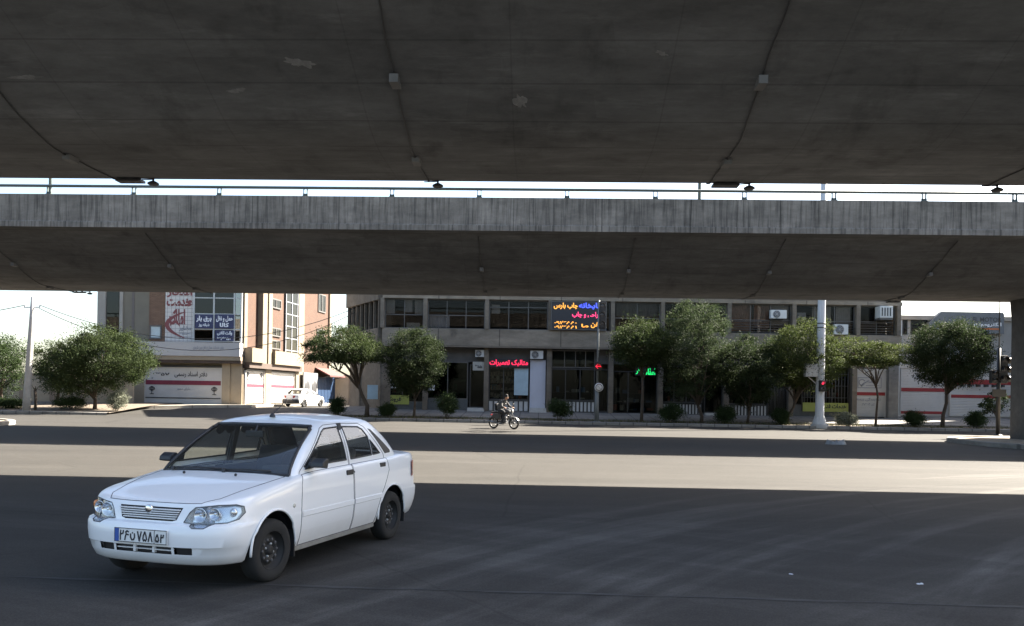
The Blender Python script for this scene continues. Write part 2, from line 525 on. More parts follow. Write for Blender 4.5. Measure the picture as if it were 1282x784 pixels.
# ------------------------------------------------------------------ far pavement, kerb and planting strip (parallel to the shop block)
def strip(mb, px0, px1, rows, step=2.0, m=0):
    """rows: (depth, height above ground) pairs swept sideways in the view-aligned frame"""
    n = max(1, int(abs(px1 - px0) / step)); R_ = []
    for i in range(n + 1):
        x = px0 + (px1 - px0) * i / n
        r = []
        for d, h in rows:
            p = c2w(x, d); r.append((p.x, p.y, gz(p.x, p.y) + h))
        R_.append(r)
    mb.grid(R_, m, False)
KD = 49.5
mb = MB(); strip(mb, -11.5, 60, [(KD, -0.1), (KD, 0.14), (KD + 0.03, 0.16), (KD + 0.28, 0.16), (KD + 0.28, 0.0)])
struct(mb.build('kerb', M_KERB))
mb = MB(); strip(mb, -11.4, 60, [(KD + 0.28, 0.10), (KD + 1.0, 0.13), (KD + 2.0, 0.12)])
struct(mb.build('planting_strip', M_SOIL))
mb = MB(); strip(mb, -11.5, 60, [(KD + 2.0, -0.05), (KD + 2.0, 0.2), (KD + 2.3, 0.2), (KD + 4, 0.22), (57.6, 0.26), (60, 0.26)])
struct(mb.build('pavement', M_PAVE))
# left corner pavement
mb = MB(); strip(mb, -60, -24.2, [(KD + 0.6, -0.1), (KD + 0.6, 0.14), (KD + 0.63, 0.16), (KD + 0.88, 0.16), (KD + 0.9, 0.1)])
struct(mb.build('kerb', M_KERB))
mb = MB(); strip(mb, -60, -24.3, [(KD + 0.9, 0.10), (KD + 3, 0.16), (KD + 5, 0.2), (58, 0.22), (64, 0.22)])
struct(mb.build('planting_strip', M_SOIL))
# raised forecourt slab under the left corner building, with a sloping ramp end
mb = MB()
def slab(pts, h0, h1, m=0):
    n = len(pts); lo, hi = [], []
    for x, d in pts:
        p = c2w(x, d); g = gz(p.x, p.y); lo.append((p.x, p.y, g + h0)); hi.append((p.x, p.y, g + h1))
    mb.add(lo + hi, [tuple(range(n, 2 * n))] + [(i, (i + 1) % n, n + (i + 1) % n, n + i) for i in range(n)], m)
slab([(-31, 56.5), (-24.6, 56.5), (-21.5, 58.6), (-18.7, 60.2), (-16.6, 79), (-31, 79)], -0.3, 0.2)
struct(mb.build('forecourt', concrete('forecourt_concrete', (0.36, 0.32, 0.26), joints=2.0)))

# ------------------------------------------------------------------ traffic islands under the far deck
def island(cx, cy, rx, ry, name_top):
    mbk, mbt = MB(), MB(); n = 56
    def ring(k, h):
        out = []
        for i in range(n):
            a = 2 * PI * i / n
            ex = abs(math.cos(a)) ** 0.75 * (1 if math.cos(a) > 0 else -1); ey = abs(math.sin(a)) ** 0.85 * (1 if math.sin(a) > 0 else -1)
            x = cx + (rx - k) * ex; y = cy + (ry - k) * ey
            out.append((x, y, gz(x, y) + h))
        return out
    mbk.grid([ring(0, -0.1), ring(0, 0.15), ring(0.03, 0.18), ring(0.28, 0.18), ring(0.28, 0.08)], 0, False, True)
    struct(mbk.build('island_kerb', M_KERB))
    r = ring(0.28, 0.12); r2 = ring(1.2, 0.2)
    mbt.grid([r, r2], 0, True, True); mbt.add(r2, [tuple(range(n))], 0, True)
    struct(mbt.build(name_top, M_DIRT))
island(33.4, 34.0, 16.3, 8.1, 'island_earth')
island(-39.3, 35.6, 16.0, 5.5, 'island_earth')
# ------------------------------------------------------------------ flyover decks: box girders with sloping webs and a flat bottom
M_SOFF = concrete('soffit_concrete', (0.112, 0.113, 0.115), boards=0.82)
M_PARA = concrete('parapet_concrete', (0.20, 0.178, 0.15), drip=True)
M_ROADTOP = M('deck_asphalt', (0.08, 0.08, 0.08), 0.9, 0.2, 2)
M_GREEN = M('rail_green', (0.055, 0.075, 0.07), 0.5, 0.15, 3)
M_DARK = M('dark_metal', (0.03, 0.03, 0.032), 0.5, 0.2, 4)
M_GALV = M('galvanised', (0.42, 0.43, 0.44), 0.45, 0.1, 4, metal=0.6)
ZF, ZB = 7.55, 6.02              # flange edge and bottom of box
X0, X1 = -95.0, 75.0

def section(y0, yb0, yb1, y1):
    """underside profile from the near flange edge to the far one, corners rounded"""
    pts = [(y0, ZF), (y0 + 0.35, ZF - 0.03)]
    A, B = Vector((y0 + 0.35, ZF - 0.03)), Vector((yb0, ZB)); C, D = Vector((yb1, ZB)), Vector((y1 - 0.35, ZF - 0.03))
    for i in range(1, 8):
        t = i / 8; p = A.lerp(B, t); pts.append((p.x, p.y + 0.10 * math.sin(PI * t) * 0))
    def fil(P, Q, S, r):
        a = Q + (P - Q).normalized() * r; b = Q + (S - Q).normalized() * r
        return [tuple((a * (1 - t) ** 2 + Q * 2 * t * (1 - t) + b * t * t)) for t in [k / 6 for k in range(7)]]
    pts = pts[:-2] + fil(A, B, C, 0.8) + fil(B, C, D, 0.22)
    for i in range(1, 8):
        p = C.lerp(D, i / 8)
        if (p - C).length > 0.6: pts.append((p.x, p.y))
    pts += [(y1 - 0.35, ZF - 0.03), (y1, ZF)]
    return pts

def deck(label, y0, yb0, yb1, y1, pipes, cols):
    ym = (yb0 + yb1) / 2
    root = thing('flyover', label, 'flyover', (0, ym, 0))
    sec = [(y - ym, z) for y, z in section(y0, yb0, yb1, y1)]
    xs_ = [X0 + (X1 - X0) * i / 60 for i in range(61)]
    mb = MB(); mb.grid([[(x, y, z) for y, z in sec] for x in xs_], 0, True)
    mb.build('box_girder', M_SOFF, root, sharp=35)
    a, b = y0 - ym, y1 - ym
    mb = MB(); mb.box(X0, X1, a + 0.26, b - 0.26, ZF + 0.16, ZF + 0.24); mb.build('carriageway', M_ROADTOP, root)
    for s, e in ((1, a), (-1, b)):
        mb = MB()
        pr = [(e, ZF + 0.004), (e - s * 0.03, ZF + 0.004), (e - s * 0.03, ZF + 0.2), (e, ZF + 0.23), (e, ZF + 1.2), (e + s * 0.2, ZF + 1.2), (e + s * 0.25, ZF + 0.1), (e + s * 0.25, ZF + 0.004)]
        mb.grid([[(x, y, z) for y, z in pr] for x in xs_], 0, False, True)
        mb.build('parapet', M_PARA, root)
        mb = MB()
        mb.tube([(X0, e + s * 0.1, ZF + 1.52), (X1, e + s * 0.1, ZF + 1.52)], 0.055, 8)
        mb.build('handrail', M_GREEN, root)
        st = MB(); k = 0; x = X0 + 1.4
        st = MB()
        while x < X1:
            if -45 < x < 45:
                st.box(x - 0.075, x - 0.05, e + s * 0.06, e + s * 0.14, ZF + 1.2, ZF + 1.5)
                st.box(x + 0.05, x + 0.075, e + s * 0.06, e + s * 0.14, ZF + 1.2, ZF + 1.5)
                st.box(x - 0.1, x + 0.1, e + s * 0.02, e + s * 0.18, ZF + 1.2, ZF + 1.22)
                st.box(x - 0.085, x + 0.085, e + s * 0.06, e + s * 0.14, ZF + 1.2, ZF + 1.3)
                st.build('rail_post', M_GREEN, root); st = MB()
            x += 3.15
    def zs(y):      # height of the underside at y
        for (ya, za), (yb, zb) in zip(sec[:-1], sec[1:]):
            if ya <= y <= yb and yb > ya: return za + (zb - za) * (y - ya) / (yb - ya)
        return ZB
    for x, lamp in pipes:
        ys_ = [sec[0][0] + 0.5 + (yb1 - ym + 0.1 - sec[0][0] - 0.5) * i / 24 for i in range(25)]
        sway = [0.012 * math.sin(i * 1.3 + x) + 0.01 * math.sin(i * 0.6 + x * 2) for i in range(25)]
        c = MB(); c.tube([(x + s_, y, zs(y) - 0.02) for y, s_ in zip(ys_, sway)], 0.014, 6)
        po = c.build('conduit', M_DARK, root)
        for q in (8, 17):
            j = MB(); y = ys_[q]; j.box(x - 0.07, x + 0.07, y - 0.16, y + 0.16, zs(y) - 0.10, zs(y) + 0.03)
            j.build('junction_box', M('box_grey', (0.13, 0.13, 0.13), 0.7, 0.15, 4), po)
        y = yb1 - ym - 0.12; z = ZB
        if 'T' in lamp:
            l = MB()
            l.box(x + 0.08, x + 0.6, y - 0.12, y + 0.12, z - 0.07, z - 0.025)
            for q in (0.18, 0.44): l.box(x + q, x + q + 0.05, y - 0.03, y + 0.03, z - 0.03, z + 0.02)
            l.build('lamp_tray', M_DARK, root)
        if 'L' in lamp:
            l = MB(); X = x + (0.82 if 'T' in lamp else 0.2)
            l.tube([(X, y, z + 0.01), (X, y, z - 0.06)], 0.022, 8)
            l.lathe([(0.0, z - 0.04), (0.05, z - 0.05), (0.11, z - 0.085), (0.115, z - 0.11), (0.07, z - 0.135), (0.0, z - 0.14)], 'Z', (X, y, 0), 16)
            l.tube([(X, y, z - 0.01), (X - 0.28, y, z - 0.02)], 0.01, 6)
            l.build('flood_lamp', M_DARK, root)
    for cx in cols:
        mb = MB(); r = 1.05; n = 12
        oc = [(cx + sx * (1.15 - (0.25 if k == 0 else 0)), sy * (0.9 - (0.25 if k == 1 else 0))) for sx, sy, k in ((-1, -1, 1), (-1, -1, 0), (1, -1, 0), (1, -1, 1), (1, 1, 1), (1, 1, 0), (-1, 1, 0), (-1, 1, 1))]
        zb = gz(cx, ym) - 0.1
        mb.prism(oc, zb, ZB - 0.9)
        top = [(cx + (x - cx) * 1.0, y * 1.25) for x, y in oc]
        nv = len(mb.v)
        mb.add([(x, y, ZB - 0.9) for x, y in oc] + [(x, y, ZB + 0.02) for x, y in top], [(i, (i + 1) % 8, 8 + (i + 1) % 8, 8 + i) for i in range(8)])
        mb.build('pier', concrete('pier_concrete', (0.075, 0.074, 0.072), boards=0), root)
    return root, zs, ym

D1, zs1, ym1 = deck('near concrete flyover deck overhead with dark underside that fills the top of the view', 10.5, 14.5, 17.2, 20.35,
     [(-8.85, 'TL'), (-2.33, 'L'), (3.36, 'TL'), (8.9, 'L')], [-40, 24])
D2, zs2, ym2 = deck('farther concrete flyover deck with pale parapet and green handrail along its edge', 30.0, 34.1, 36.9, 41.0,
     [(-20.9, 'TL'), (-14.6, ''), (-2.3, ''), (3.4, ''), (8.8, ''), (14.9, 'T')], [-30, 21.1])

# pale scars where the soffit concrete has spalled
def patch(px, py, rx, ry, seed, root, ym, cxy):
    rnd = random.Random(seed)
    u = (px - 641) / FPX; 
    # march along the view ray to the underside of the near deck
    y = 9.0
    o = Vector((0, 0, EYE)); dvec = (at(px, py, 1.0) - o)
    t = 9.0
    while t < 25:
        p = o + dvec * t
        if 11 < p.y < 17.0 and p.z >= zs1(p.y - ym1): break
        t += 0.01
    vs = []; n = 34
    for i in range(n):
        a = 2 * PI * i / n; k = rnd.uniform(0.62, 1.0) * (0.8 + 0.25 * math.sin(2 * a + seed) + 0.15 * math.sin(5 * a + seed * 2))
        x = p.x + rx * k * math.cos(a) + cxy * k * math.sin(a); yy = p.y + ry * k * math.sin(a)
        vs.append((x, yy - ym1, zs1(yy - ym1) - 0.004))
    mb = MB(); mb.add([(p.x, p.y - ym1, zs1(p.y - ym1) - 0.004)] + vs, [(0, 1 + i, 1 + (i + 1) % n) for i in range(n)])
    mb.build('spalled_patch', M('spalled_concrete', (0.19, 0.19, 0.19), 0.95, 0.3, 9, bump=0.6, bscale=20), root, fix=False)
patch(375, 78, 0.24, 0.16, 1, D1, ym1, 0.1)
patch(651, 126, 0.13, 0.24, 2, D1, ym1, 0.06)
patch(296, 113, 0.2, 0.07, 3, D1, ym1, 0.0)
patch(30, 96, 0.45, 0.05, 4, D1, ym1, 0.0)
patch(828, 66, 0.12, 0.06, 5, D1, ym1, 0.05)

# slim lamp posts standing on the farther deck
for px, lab in ((50, 'thin dark lamp post on the farther flyover deck, the one near the left edge'), (875, 'thin dark lamp post on the farther flyover deck, right of the middle')):
    x, _ = camxz(px, 236, 40.3); p = c2w(x, 40.3)
    r = thing('lamp_post', lab, 'lamp post', (p.x, 40.4, ZF + 0.24), 0, 'lamp posts on the farther deck')
    mb = MB(); mb.tube([(0, 0, 0), (0, 0, 5.6), (0, -0.3, 6.2), (0, -1.5, 6.5)], [0.09, 0.07, 0.06, 0.045], 10); mb.build('pole', M_GREEN, r)
    mb = MB(); mb.box(-0.14, 0.14, -2.1, -1.45, 6.44, 6.56); mb.build('lamp_head', M_DARK, r, bevel=0.03)
# ------------------------------------------------------------------ buildings
M_CONC_D = concrete('facade_concrete', (0.155, 0.128, 0.098))
M_CONC_L = concrete('band_concrete', (0.215, 0.178, 0.135), joints=4.1)
M_WIN = glass('window_glass', (0.62, 0.61, 0.60), 0.0, ior=1.22)
M_SHOPG = glass('shop_glass', (0.60, 0.62, 0.60), 0.0, ior=1.2)
M_FRAME = M('window_frame_metal', (0.11, 0.105, 0.10), 0.5, 0.15, 5, metal=0.3)
M_FRAME_D = M('dark_frame', (0.035, 0.035, 0.037), 0.5, 0.15, 5)
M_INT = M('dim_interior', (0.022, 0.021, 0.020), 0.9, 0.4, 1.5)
M_WHITE = M('white_panel', (0.62, 0.64, 0.66), 0.5, 0.05, 2)
M_WHITE2 = M('white_roller_shutter', (0.46, 0.44, 0.41), 0.55, 0.06, 1.5)
M_RED = M('maroon_stripe', (0.15, 0.014, 0.032), 0.6, 0.1, 3)
M_REDB = M('red_stripe', (0.24, 0.018, 0.02), 0.6, 0.12, 3)
M_BLACKT = M('black_letters', (0.02, 0.02, 0.025), 0.7, 0)
M_GREYT = M('grey_letters', (0.22, 0.23, 0.25), 0.7, 0)
M_WHT = M('white_letters', (0.75, 0.76, 0.78), 0.7, 0)
M_YEL = M('yellow_banner', (0.30, 0.32, 0.07), 0.6, 0.1, 2)
M_BLUEP = M('blue_poster', (0.38, 0.50, 0.56), 0.5, 0.15, 1.5)
M_STEP = M('step_stone', (0.42, 0.41, 0.39), 0.8, 0.12, 4)
M_TILE_BASE = M('plinth_tile', (0.06, 0.07, 0.08), 0.4, 0.2, 3)
M_CURT = M('brown_curtain', (0.50, 0.31, 0.22), 0.9, 0.3, 2.5)
M_BLIND = M('pale_blind', (0.60, 0.57, 0.52), 0.9, 0.12, 4)
LED_R = M('red_led', (1.0, 0.03, 0.10), 0.5, 0, emit=0.17)
LED_G = M('green_led', (0.02, 1.0, 0.22), 0.5, 0, emit=0.13)
LED_B = M('blue_led', (0.08, 0.12, 1.0), 0.5, 0, emit=0.17)
LED_O = M('orange_led', (1.0, 0.42, 0.06), 0.5, 0, emit=0.17)
LED_P = M('pink_led', (1.0, 0.06, 0.20), 0.5, 0, emit=0.17)

class Frame:
    """a root aligned with the view, addressed by photo pixels at a given depth"""
    def __init__(s, root, x0, d0, z0): s.root, s.x0, s.d0, s.z0 = root, x0, d0, z0
    def p(s, px, py, d):
        x, z = camxz(px, py, d); return x - s.x0, z - s.z0
    def x(s, px, d): return camxz(px, 470, d)[0] - s.x0
    def z(s, py, d, px=641): return camxz(px, py, d)[1] - s.z0

def frame(name, label, cat, px, d, rot=0.0, group=None):
    x0 = camxz(px, 500, d)[0]; w_ = c2w(x0, d); z0 = gz(w_.x, w_.y)
    r = thing(name, label, cat, (w_.x, w_.y, z0), YAW + rot, group)
    return Frame(r, x0, d, z0)

DF = 57.0
B = frame('shop_block', 'long dark two storey concrete block with strip windows above a row of shaded shops', 'building', 700, DF)
root = B.root
ZBAND0, ZBAND1 = 4.62, 5.72      # spandrel band, local heights
ZWT, ZTOP = 7.72, 11.7
def bx(px): return B.x(px, DF)
XL, XR = bx(480), bx(1121)
mb = MB(); mb.box(XL, XR, -0.85, -0.1, ZBAND0, ZBAND1)
mb.box(XL, XR, -0.9, -0.1, ZWT, ZWT + 0.24)
mb.build('spandrel_band', M_CONC_L, root)
mb = MB(); mb.box(XL, XR, -0.7, -0.1, ZWT + 0.24, ZTOP)
mb.box(XL - 2.2, XR, 3.2, 8.5, -0.3, ZTOP); mb.box(XL - 0.3, XR, -0.1, 3.2, ZBAND1 - 0.02, ZBAND1 + 0.1)
mb.box(XL - 0.3, XR, -0.1, 3.2, ZWT + 0.2, ZTOP)
mb.box(XL, XR, -0.84, 3.2, ZBAND0 - 0.12, ZBAND0 - 0.003)
mb.box(XR - 0.3, XR - 0.003, -0.08, 3.2, -0.3, ZTOP - 0.2)
mb.build('wall', M_CONC_D, root)
# columns from pavement to top
cols_px = [480, 533, 609, 687, 764, 826, 908, 988, 1067, 1117]
for px in cols_px:
    mb = MB(); x = bx(px)
    mb.box(x - 0.16, x + 0.16, -0.45, 0.1, -0.3, ZBAND0 - 0.12)
    mb.box(x - 0.13, x + 0.13, -0.92, -0.3, ZBAND1 + 0.003, ZWT - 0.003)
    mb.build('column', M_CONC_D, root)
# upper strip windows, one per bay
bays = list(zip(cols_px[:-1], cols_px[1:]))
rnd = random.Random(3)
for i, (a, b) in enumerate(bays):
    x0, x1 = bx(a) + 0.14, bx(b) - 0.14
    mb = MB(); zl, zh = ZBAND1 + 0.003, ZWT - 0.003; y = -0.55
    for (u0, u1, v0, v1) in ((x0, x1, zl, zl + 0.06), (x0, x1, zh - 0.06, zh), (x0, x0 + 0.06, zl + 0.06, zh - 0.06), (x1 - 0.06, x1, zl + 0.06, zh - 0.06)):
        mb.box(u0, u1, y, y + 0.08, v0, v1)
    zm = zl + (0.45 if i != 2 else 0.75) * (zh - zl)
    mb.box(x0 + 0.06, x1 - 0.06, y + 0.01, y + 0.07, zm, zm + 0.05)
    nd = 3 if x1 - x0 > 3.4 else 2
    for k in range(1, nd):
        xm = x0 + (x1 - x0) * k / nd; mb.box(xm - 0.025, xm + 0.025, y + 0.012, y + 0.068, zl + 0.06, zh - 0.06)
    if i >= 6:
        for k in range(5):
            zz_ = zl + 0.12 + 0.17 * k; mb.tube([(x0, y - 0.1, zz_), (x1, y - 0.1, zz_)], 0.018, 6)
    wf = mb.build('window', M_FRAME, root)
    mb = MB(); mb.box(x0 + 0.05, x1 - 0.05, y + 0.03, y + 0.045, zl + 0.05, zh - 0.05)
    mb.build('pane', M_WIN, wf)
    mb = MB()
    mb.box(x0, x1, y + 1.4, y + 1.5, zl, zh)
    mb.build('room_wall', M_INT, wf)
    # blinds / curtains hanging behind the glass
    def blind(f0, f1, g0, g1, m, nm='blind'):
        mb = MB(); X0_, X1_ = x0 + (x1 - x0) * f0, x0 + (x1 - x0) * f1; n = 24; rr = []
        for q in range(n + 1):
            X = X0_ + (X1_ - X0_) * q / n; rr.append([(X, y + 0.16 + 0.02 * math.sin(q * 1.9), zl + (zh - zl) * g0), (X, y + 0.16 + 0.02 * math.sin(q * 1.9), zl + (zh - zl) * g1)])
        mb.grid(rr, 0, True); mb.build(nm, m, wf)
    if i == 0: blind(0.02, 0.24, 0.5, 1, M_BLIND); blind(0.5, 0.7, 0.55, 1, M_BLIND); blind(0.76, 0.97, 0.5, 1, M_BLIND); blind(0.55, 0.9, 0.02, 0.2, M_BLIND)
    if i == 1: blind(0.0, 0.38, 0.05, 0.48, M_WHITE); 
    if i == 2: blind(0.04, 0.18, 0.55, 0.85, M_BLIND)
    if i == 4: blind(0.05, 0.95, 0.52, 0.98, M('dark_blind', (0.22, 0.20, 0.18), 0.9, 0.2, 3))
    if i == 6: blind(0.0, 0.36, 0.1, 0.98, M_CURT, 'curtain'); blind(0.4, 0.66, 0.2, 0.98, M_CURT, 'curtain'); blind(0.68, 0.98, 0.3, 0.98, M_BLIND)
    if i == 7: blind(0.05, 0.2, 0.5, 0.75, M_WHITE); blind(0.3, 0.62, 0.05, 0.95, M_BLIND); blind(0.7, 0.95, 0.3, 0.95, M_BLIND)
# chamfered left end with tall narrow windows
xe, de = camxz(440, 470, 63.0)[0] - B.x0, 63.0 - DF
ux, uy = (xe - XL), de
Lc = math.hypot(ux, uy); ux /= Lc; uy /= Lc
def ch(s, off, z): return (XL + ux * s - uy * -off * -1, uy * s + ux * off, z)
def chbox(mb, s0, s1, o0, o1, z0, z1, m=0):
    # box in the chamfer's own frame: s along it, o outwards
    nx, ny = uy * -1, ux                 # left-front normal
    vs = []
    for z in (z0, z1):
        for s, o in ((s0, o0), (s1, o0), (s1, o1), (s0, o1)):
            vs.append((XL + ux * s + nx * o, -0.5 + uy * s + ny * o, z))
    mb.add(vs, [(3, 2, 1, 0), (4, 5, 6, 7), (0, 1, 5, 4), (1, 2, 6, 5), (2, 3, 7, 6), (3, 0, 4, 7)], m)
mb = MB()
chbox(mb, 0, Lc, 0, 0.4, ZBAND0, ZBAND1); chbox(mb, 0, Lc, 0, 0.4, ZWT - 0.1, ZTOP); chbox(mb, 0, Lc, -0.6, 0.02, -0.3, ZTOP - 0.01)
mb.build('end_wall', M_CONC_D, root)
mb = MB()
for k in range(8):
    s = 0.15 + (Lc - 0.3) * k / 7; chbox(mb, s - 0.06, s + 0.06, 0.03, 0.3, ZBAND1 + 0.003, ZWT - 0.103)
ef = mb.build('window', M_CONC_D, root)
mb = MB(); chbox(mb, 0.1, Lc - 0.1, 0.1, 0.12, ZBAND1, ZWT - 0.1); mb.build('pane', M_WIN, ef)

# ---- shop fronts, one per unit
GOODS_N = [0]
def goods(par, x0, x1, zb, zt, y):
    """shelves, boxes and hanging stock standing just inside a shop window"""
    GOODS_N[0] += 1; r2 = random.Random(40 + GOODS_N[0]); mb = MB()
    if x1 - x0 < 1.2 or zt - zb < 1.4: return
    z = max(zb, 0.3) + 0.12
    while z < zt - 1.1:
        yb = y + r2.uniform(0.5, 1.3); mb.box(x0, x1, yb, yb + 0.35, z - 0.03, z, 0); x = x0 + r2.uniform(0, .4)
        while x < x1 - 0.35:
            w_ = r2.uniform(0.08, 0.4)
            if r2.random() < 0.72: mb.box(x, x + w_, yb + 0.03, yb + 0.3, z + 0.002, z + r2.uniform(0.08, 0.42), r2.randrange(1, 5))
            x += w_ + r2.uniform(0.02, 0.25)
        z += r2.uniform(0.45, 0.7)
    for k in range(2):
        xl = x0 + (x1 - x0) * r2.uniform(.15, .85); mb.box(xl, xl + 0.05, y + 1.4, y + 1.45, zt - 0.9, zt - 0.1, 0)
    mb.build('shop_stock', [M('stock_dark', (0.10, 0.09, 0.08), 0.8, 0.2, 4), M('stock_cream', (0.45, 0.42, 0.36), 0.8, 0.3, 6), M('stock_red', (0.30, 0.07, 0.05), 0.7, 0.3, 6), M('stock_blue', (0.08, 0.14, 0.25), 0.7, 0.3, 6), M('stock_grey', (0.25, 0.25, 0.25), 0.7, 0.3, 6)], par)
def front(px0, px1, zb, zt, y=0.0, mull=(), trans=(), mat=M_FRAME, gl=M_SHOPG, base=None, name='shop_window', back=2.6, backm=M_INT):
    x0, x1 = bx(px0), bx(px1)
    mb = MB(); t = 0.07
    mb.box(x0, x1, y, y + 0.1, zt - t, zt); mb.box(x0, x1, y, y + 0.1, zb, zb + t)
    mb.box(x0, x0 + t, y, y + 0.1, zb + t, zt - t); mb.box(x1 - t, x1, y, y + 0.1, zb + t, zt - t)
    for f in mull:
        xm = x0 + (x1 - x0) * f; mb.box(xm - 0.03, xm + 0.03, y + 0.01, y + 0.09, zb + t, zt - t)
    for z in trans: mb.box(x0 + t, x1 - t, y + 0.014, y + 0.086, z - 0.03, z + 0.03)
    f_ = mb.build(name, mat, root)
    mb = MB(); mb.box(x0 + t - 0.02, x1 - t + 0.02, y + 0.045, y + 0.058, zb + t - 0.02, zt - t + 0.02); mb.build('pane', gl, f_)
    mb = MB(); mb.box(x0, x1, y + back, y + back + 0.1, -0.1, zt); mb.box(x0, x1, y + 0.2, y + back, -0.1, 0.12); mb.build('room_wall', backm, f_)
    goods(f_, x0 + 0.12, x1 - 0.12, zb, zt, y)
    if base:
        mb = MB(); mb.box(x0, x1, y - 0.06, y + 0.14, -0.2, zb - 0.003); mb.build('plinth', base, root)
    return f_
def zl_(py, px=641): return B.z(py, DF, px)
M_SHELF = M('stocked_shelf', (0.34, 0.27, 0.21), 0.8, 0.7, 9)
# dark lintel wall above the shops
mb = MB()
for a, b in bays: mb.box(bx(a) + 0.16, bx(b) - 0.16, 0.12, 0.3, 3.55, ZBAND0 - 0.12)
mb.build('lintel', M('lintel_dark', (0.10, 0.095, 0.09), 0.8, 0.2, 2), root)
front(482, 531, 0.75, 3.5, mull=(0.45,), base=M_TILE_BASE)
front(535, 586, 1.0, 3.55, mull=(0.5,), base=M_TILE_BASE, gl=glass('green_glass', (0.22, 0.34, 0.26), 0.0, ior=1.2))
front(588, 607, 0.45, 3.4, mull=(), name='shop_door', mat=M_FRAME_D)
front(612, 662, 1.0, 3.75, mull=(0.37,), mat=M_FRAME_D, base=M_TILE_BASE)
front(690, 745, 1.02, 3.2, mull=(0.33, 0.66), mat=M_FRAME_D)
front(690, 745, 3.25, 4.45, mull=(0.3, 0.55, 0.78), mat=M_FRAME)
front(748, 762, 0.3, 3.2, mat=M_FRAME_D, name='shop_door')
front(767, 823, 0.2, 3.1, mull=(0.35, 0.7), mat=M_FRAME_D)
front(829, 880, 1.0, 3.5, mull=(0.3, 0.6), mat=M_FRAME_D)
front(882, 905, 0.35, 3.4, mat=M_FRAME_D, name='shop_door')
front(911, 958, 0.95, 3.5, mull=(0.5,), mat=M_FRAME_D)
front(961, 986, 0.3, 3.5, mull=(0.2, 0.4, 0.6, 0.8), mat=M_FRAME_D, name='shop_door')
front(991, 1063, 0.95, 3.6, mull=(0.2, 0.45, 0.7), mat=M_FRAME_D, base=M_TILE_BASE)
# shelves of goods behind the lit shop's glass
mb = MB()
for k in range(5):
    z = 1.2 + 0.48 * k; x0, x1 = bx(613), bx(646)
    mb.box(x0, x1, 0.7, 1.1, z, z + 0.03)
    r2 = random.Random(k)
    x = x0 + 0.05
    while x < x1 - 0.2:
        w_ = r2.uniform(0.08, 0.24); mb.box(x, x + w_, 0.75, 1.05, z + 0.03, z + 0.03 + r2.uniform(0.12, 0.34)); x += w_ + r2.uniform(0.02, 0.1)
mb.build('shelf', M_SHELF, root)
# panelled bases with dark bars
def panels(px0, px1, z0, z1, n):
    x0, x1 = bx(px0), bx(px1)
    mb = MB(); mb.box(x0, x1, -0.1, -0.02, z0, z1); mb.box(x0, x1, -0.07, 0.05, -0.2, z0 - 0.002, 1)
    for k in range(n + 1):
        x = x0 + (x1 - x0) * k / n; mb.box(x - 0.05, x + 0.05, -0.125, -0.102, z0, z1, 1)
    mb.box(x0, x1, -0.13, -0.104, z1 - 0.03, z1 + 0.03, 1)
    mb.build('base_panel', [M('base_panel_white', (0.5, 0.5, 0.5), 0.5, 0.1, 3), M_FRAME_D], root)
panels(612, 662, 0.28, 0.95, 8)
panels(707, 745, 0.30, 0.97, 8)
panels(826, 878, 0.25, 0.92, 13)
panels(911, 960, 0.22, 0.9, 12)
mb = MB(); mb.box(bx(690), bx(706), -0.05, 0.05, -0.2, 1.0); mb.box(bx(961), bx(988), 0.15, 0.2, 0, 0.29); mb.build('plinth', M_TILE_BASE, root)
# security bars over one front
mb = MB()
for k in range(14):
    x = bx(962) + (bx(986) - bx(962)) * k / 13; mb.tube([(x, -0.1, 0.3), (x, -0.1, 3.3)], 0.02, 6)
mb.build('security_grille', M_FRAME, root)
mb = MB()
for k in range(16):
    x = bx(1003) + (bx(1061) - bx(1003)) * k / 15; mb.tube([(x, -0.1, 0.95), (x, -0.1, 3.3)], 0.02, 6)
for z in (1.5, 2.3, 3.1): mb.tube([(bx(1003), -0.12, z), (bx(1061), -0.12, z)], 0.02, 6)
mb.build('security_grille', M_FRAME, root)
# plain pale door
mb = MB(); mb.box(bx(663.5), bx(683), -0.1, 0.02, 0.5, 3.75); mb.build('door', M('pale_lilac_door', (0.50, 0.51, 0.58), 0.5, 0.06, 1.2), root)
# steps up to the doors
for a, b, z in ((586, 607, 0.45), (663, 684, 0.5), (803, 823, 0.2), (882, 905, 0.35)):
    mb = MB(); n = 4
    for k in range(n):
        h = z - z / n * k - 0.003; mb.box(bx(a), bx(b), -0.15 - 0.28 * (k + 1), -0.15 - 0.28 * k, -0.25, h)
    mb.box(bx(a), bx(b), -0.15, -0.102, -0.25, z - 0.003)
    mb.build('steps', M_STEP, root)
# white roller shutter bay with red stripe
x0, x1 = bx(1069), bx(1108)
mb = MB(); rr = []
for k in range(60):
    z = 0.25 + 3.0 * k / 59; rr.append([(x0, -0.02 - 0.012 * (k % 2), z), (x1, -0.02 - 0.012 * (k % 2), z)])
mb.grid(rr, 0, False); mb.box(x0 - 0.06, x0, -0.08, 0.05, 0, 3.4); mb.box(x1, x1 + 0.06, -0.08, 0.05, 0, 3.4); mb.box(x0 - 0.06, x1 + 0.06, -0.08, 0.1, 3.25, 3.5)
rs = mb.build('roller_shutter', M_WHITE2, root)
mb = MB(); mb.box(x0, x1, -0.05, -0.036, 1.70, 1.92); mb.build('stripe', M_REDB, rs)
mb = MB()
for u0, u1, v0, v1 in ((x0 + .25, x1 - .25, 2.88, 2.92), (x0 + .25, x1 - .25, 2.2, 2.24), (x0 + .25, x0 + .29, 2.24, 2.88), (x1 - .29, x1 - .25, 2.24, 2.88)): mb.box(u0, u1, -0.046, -0.038, v0, v1)
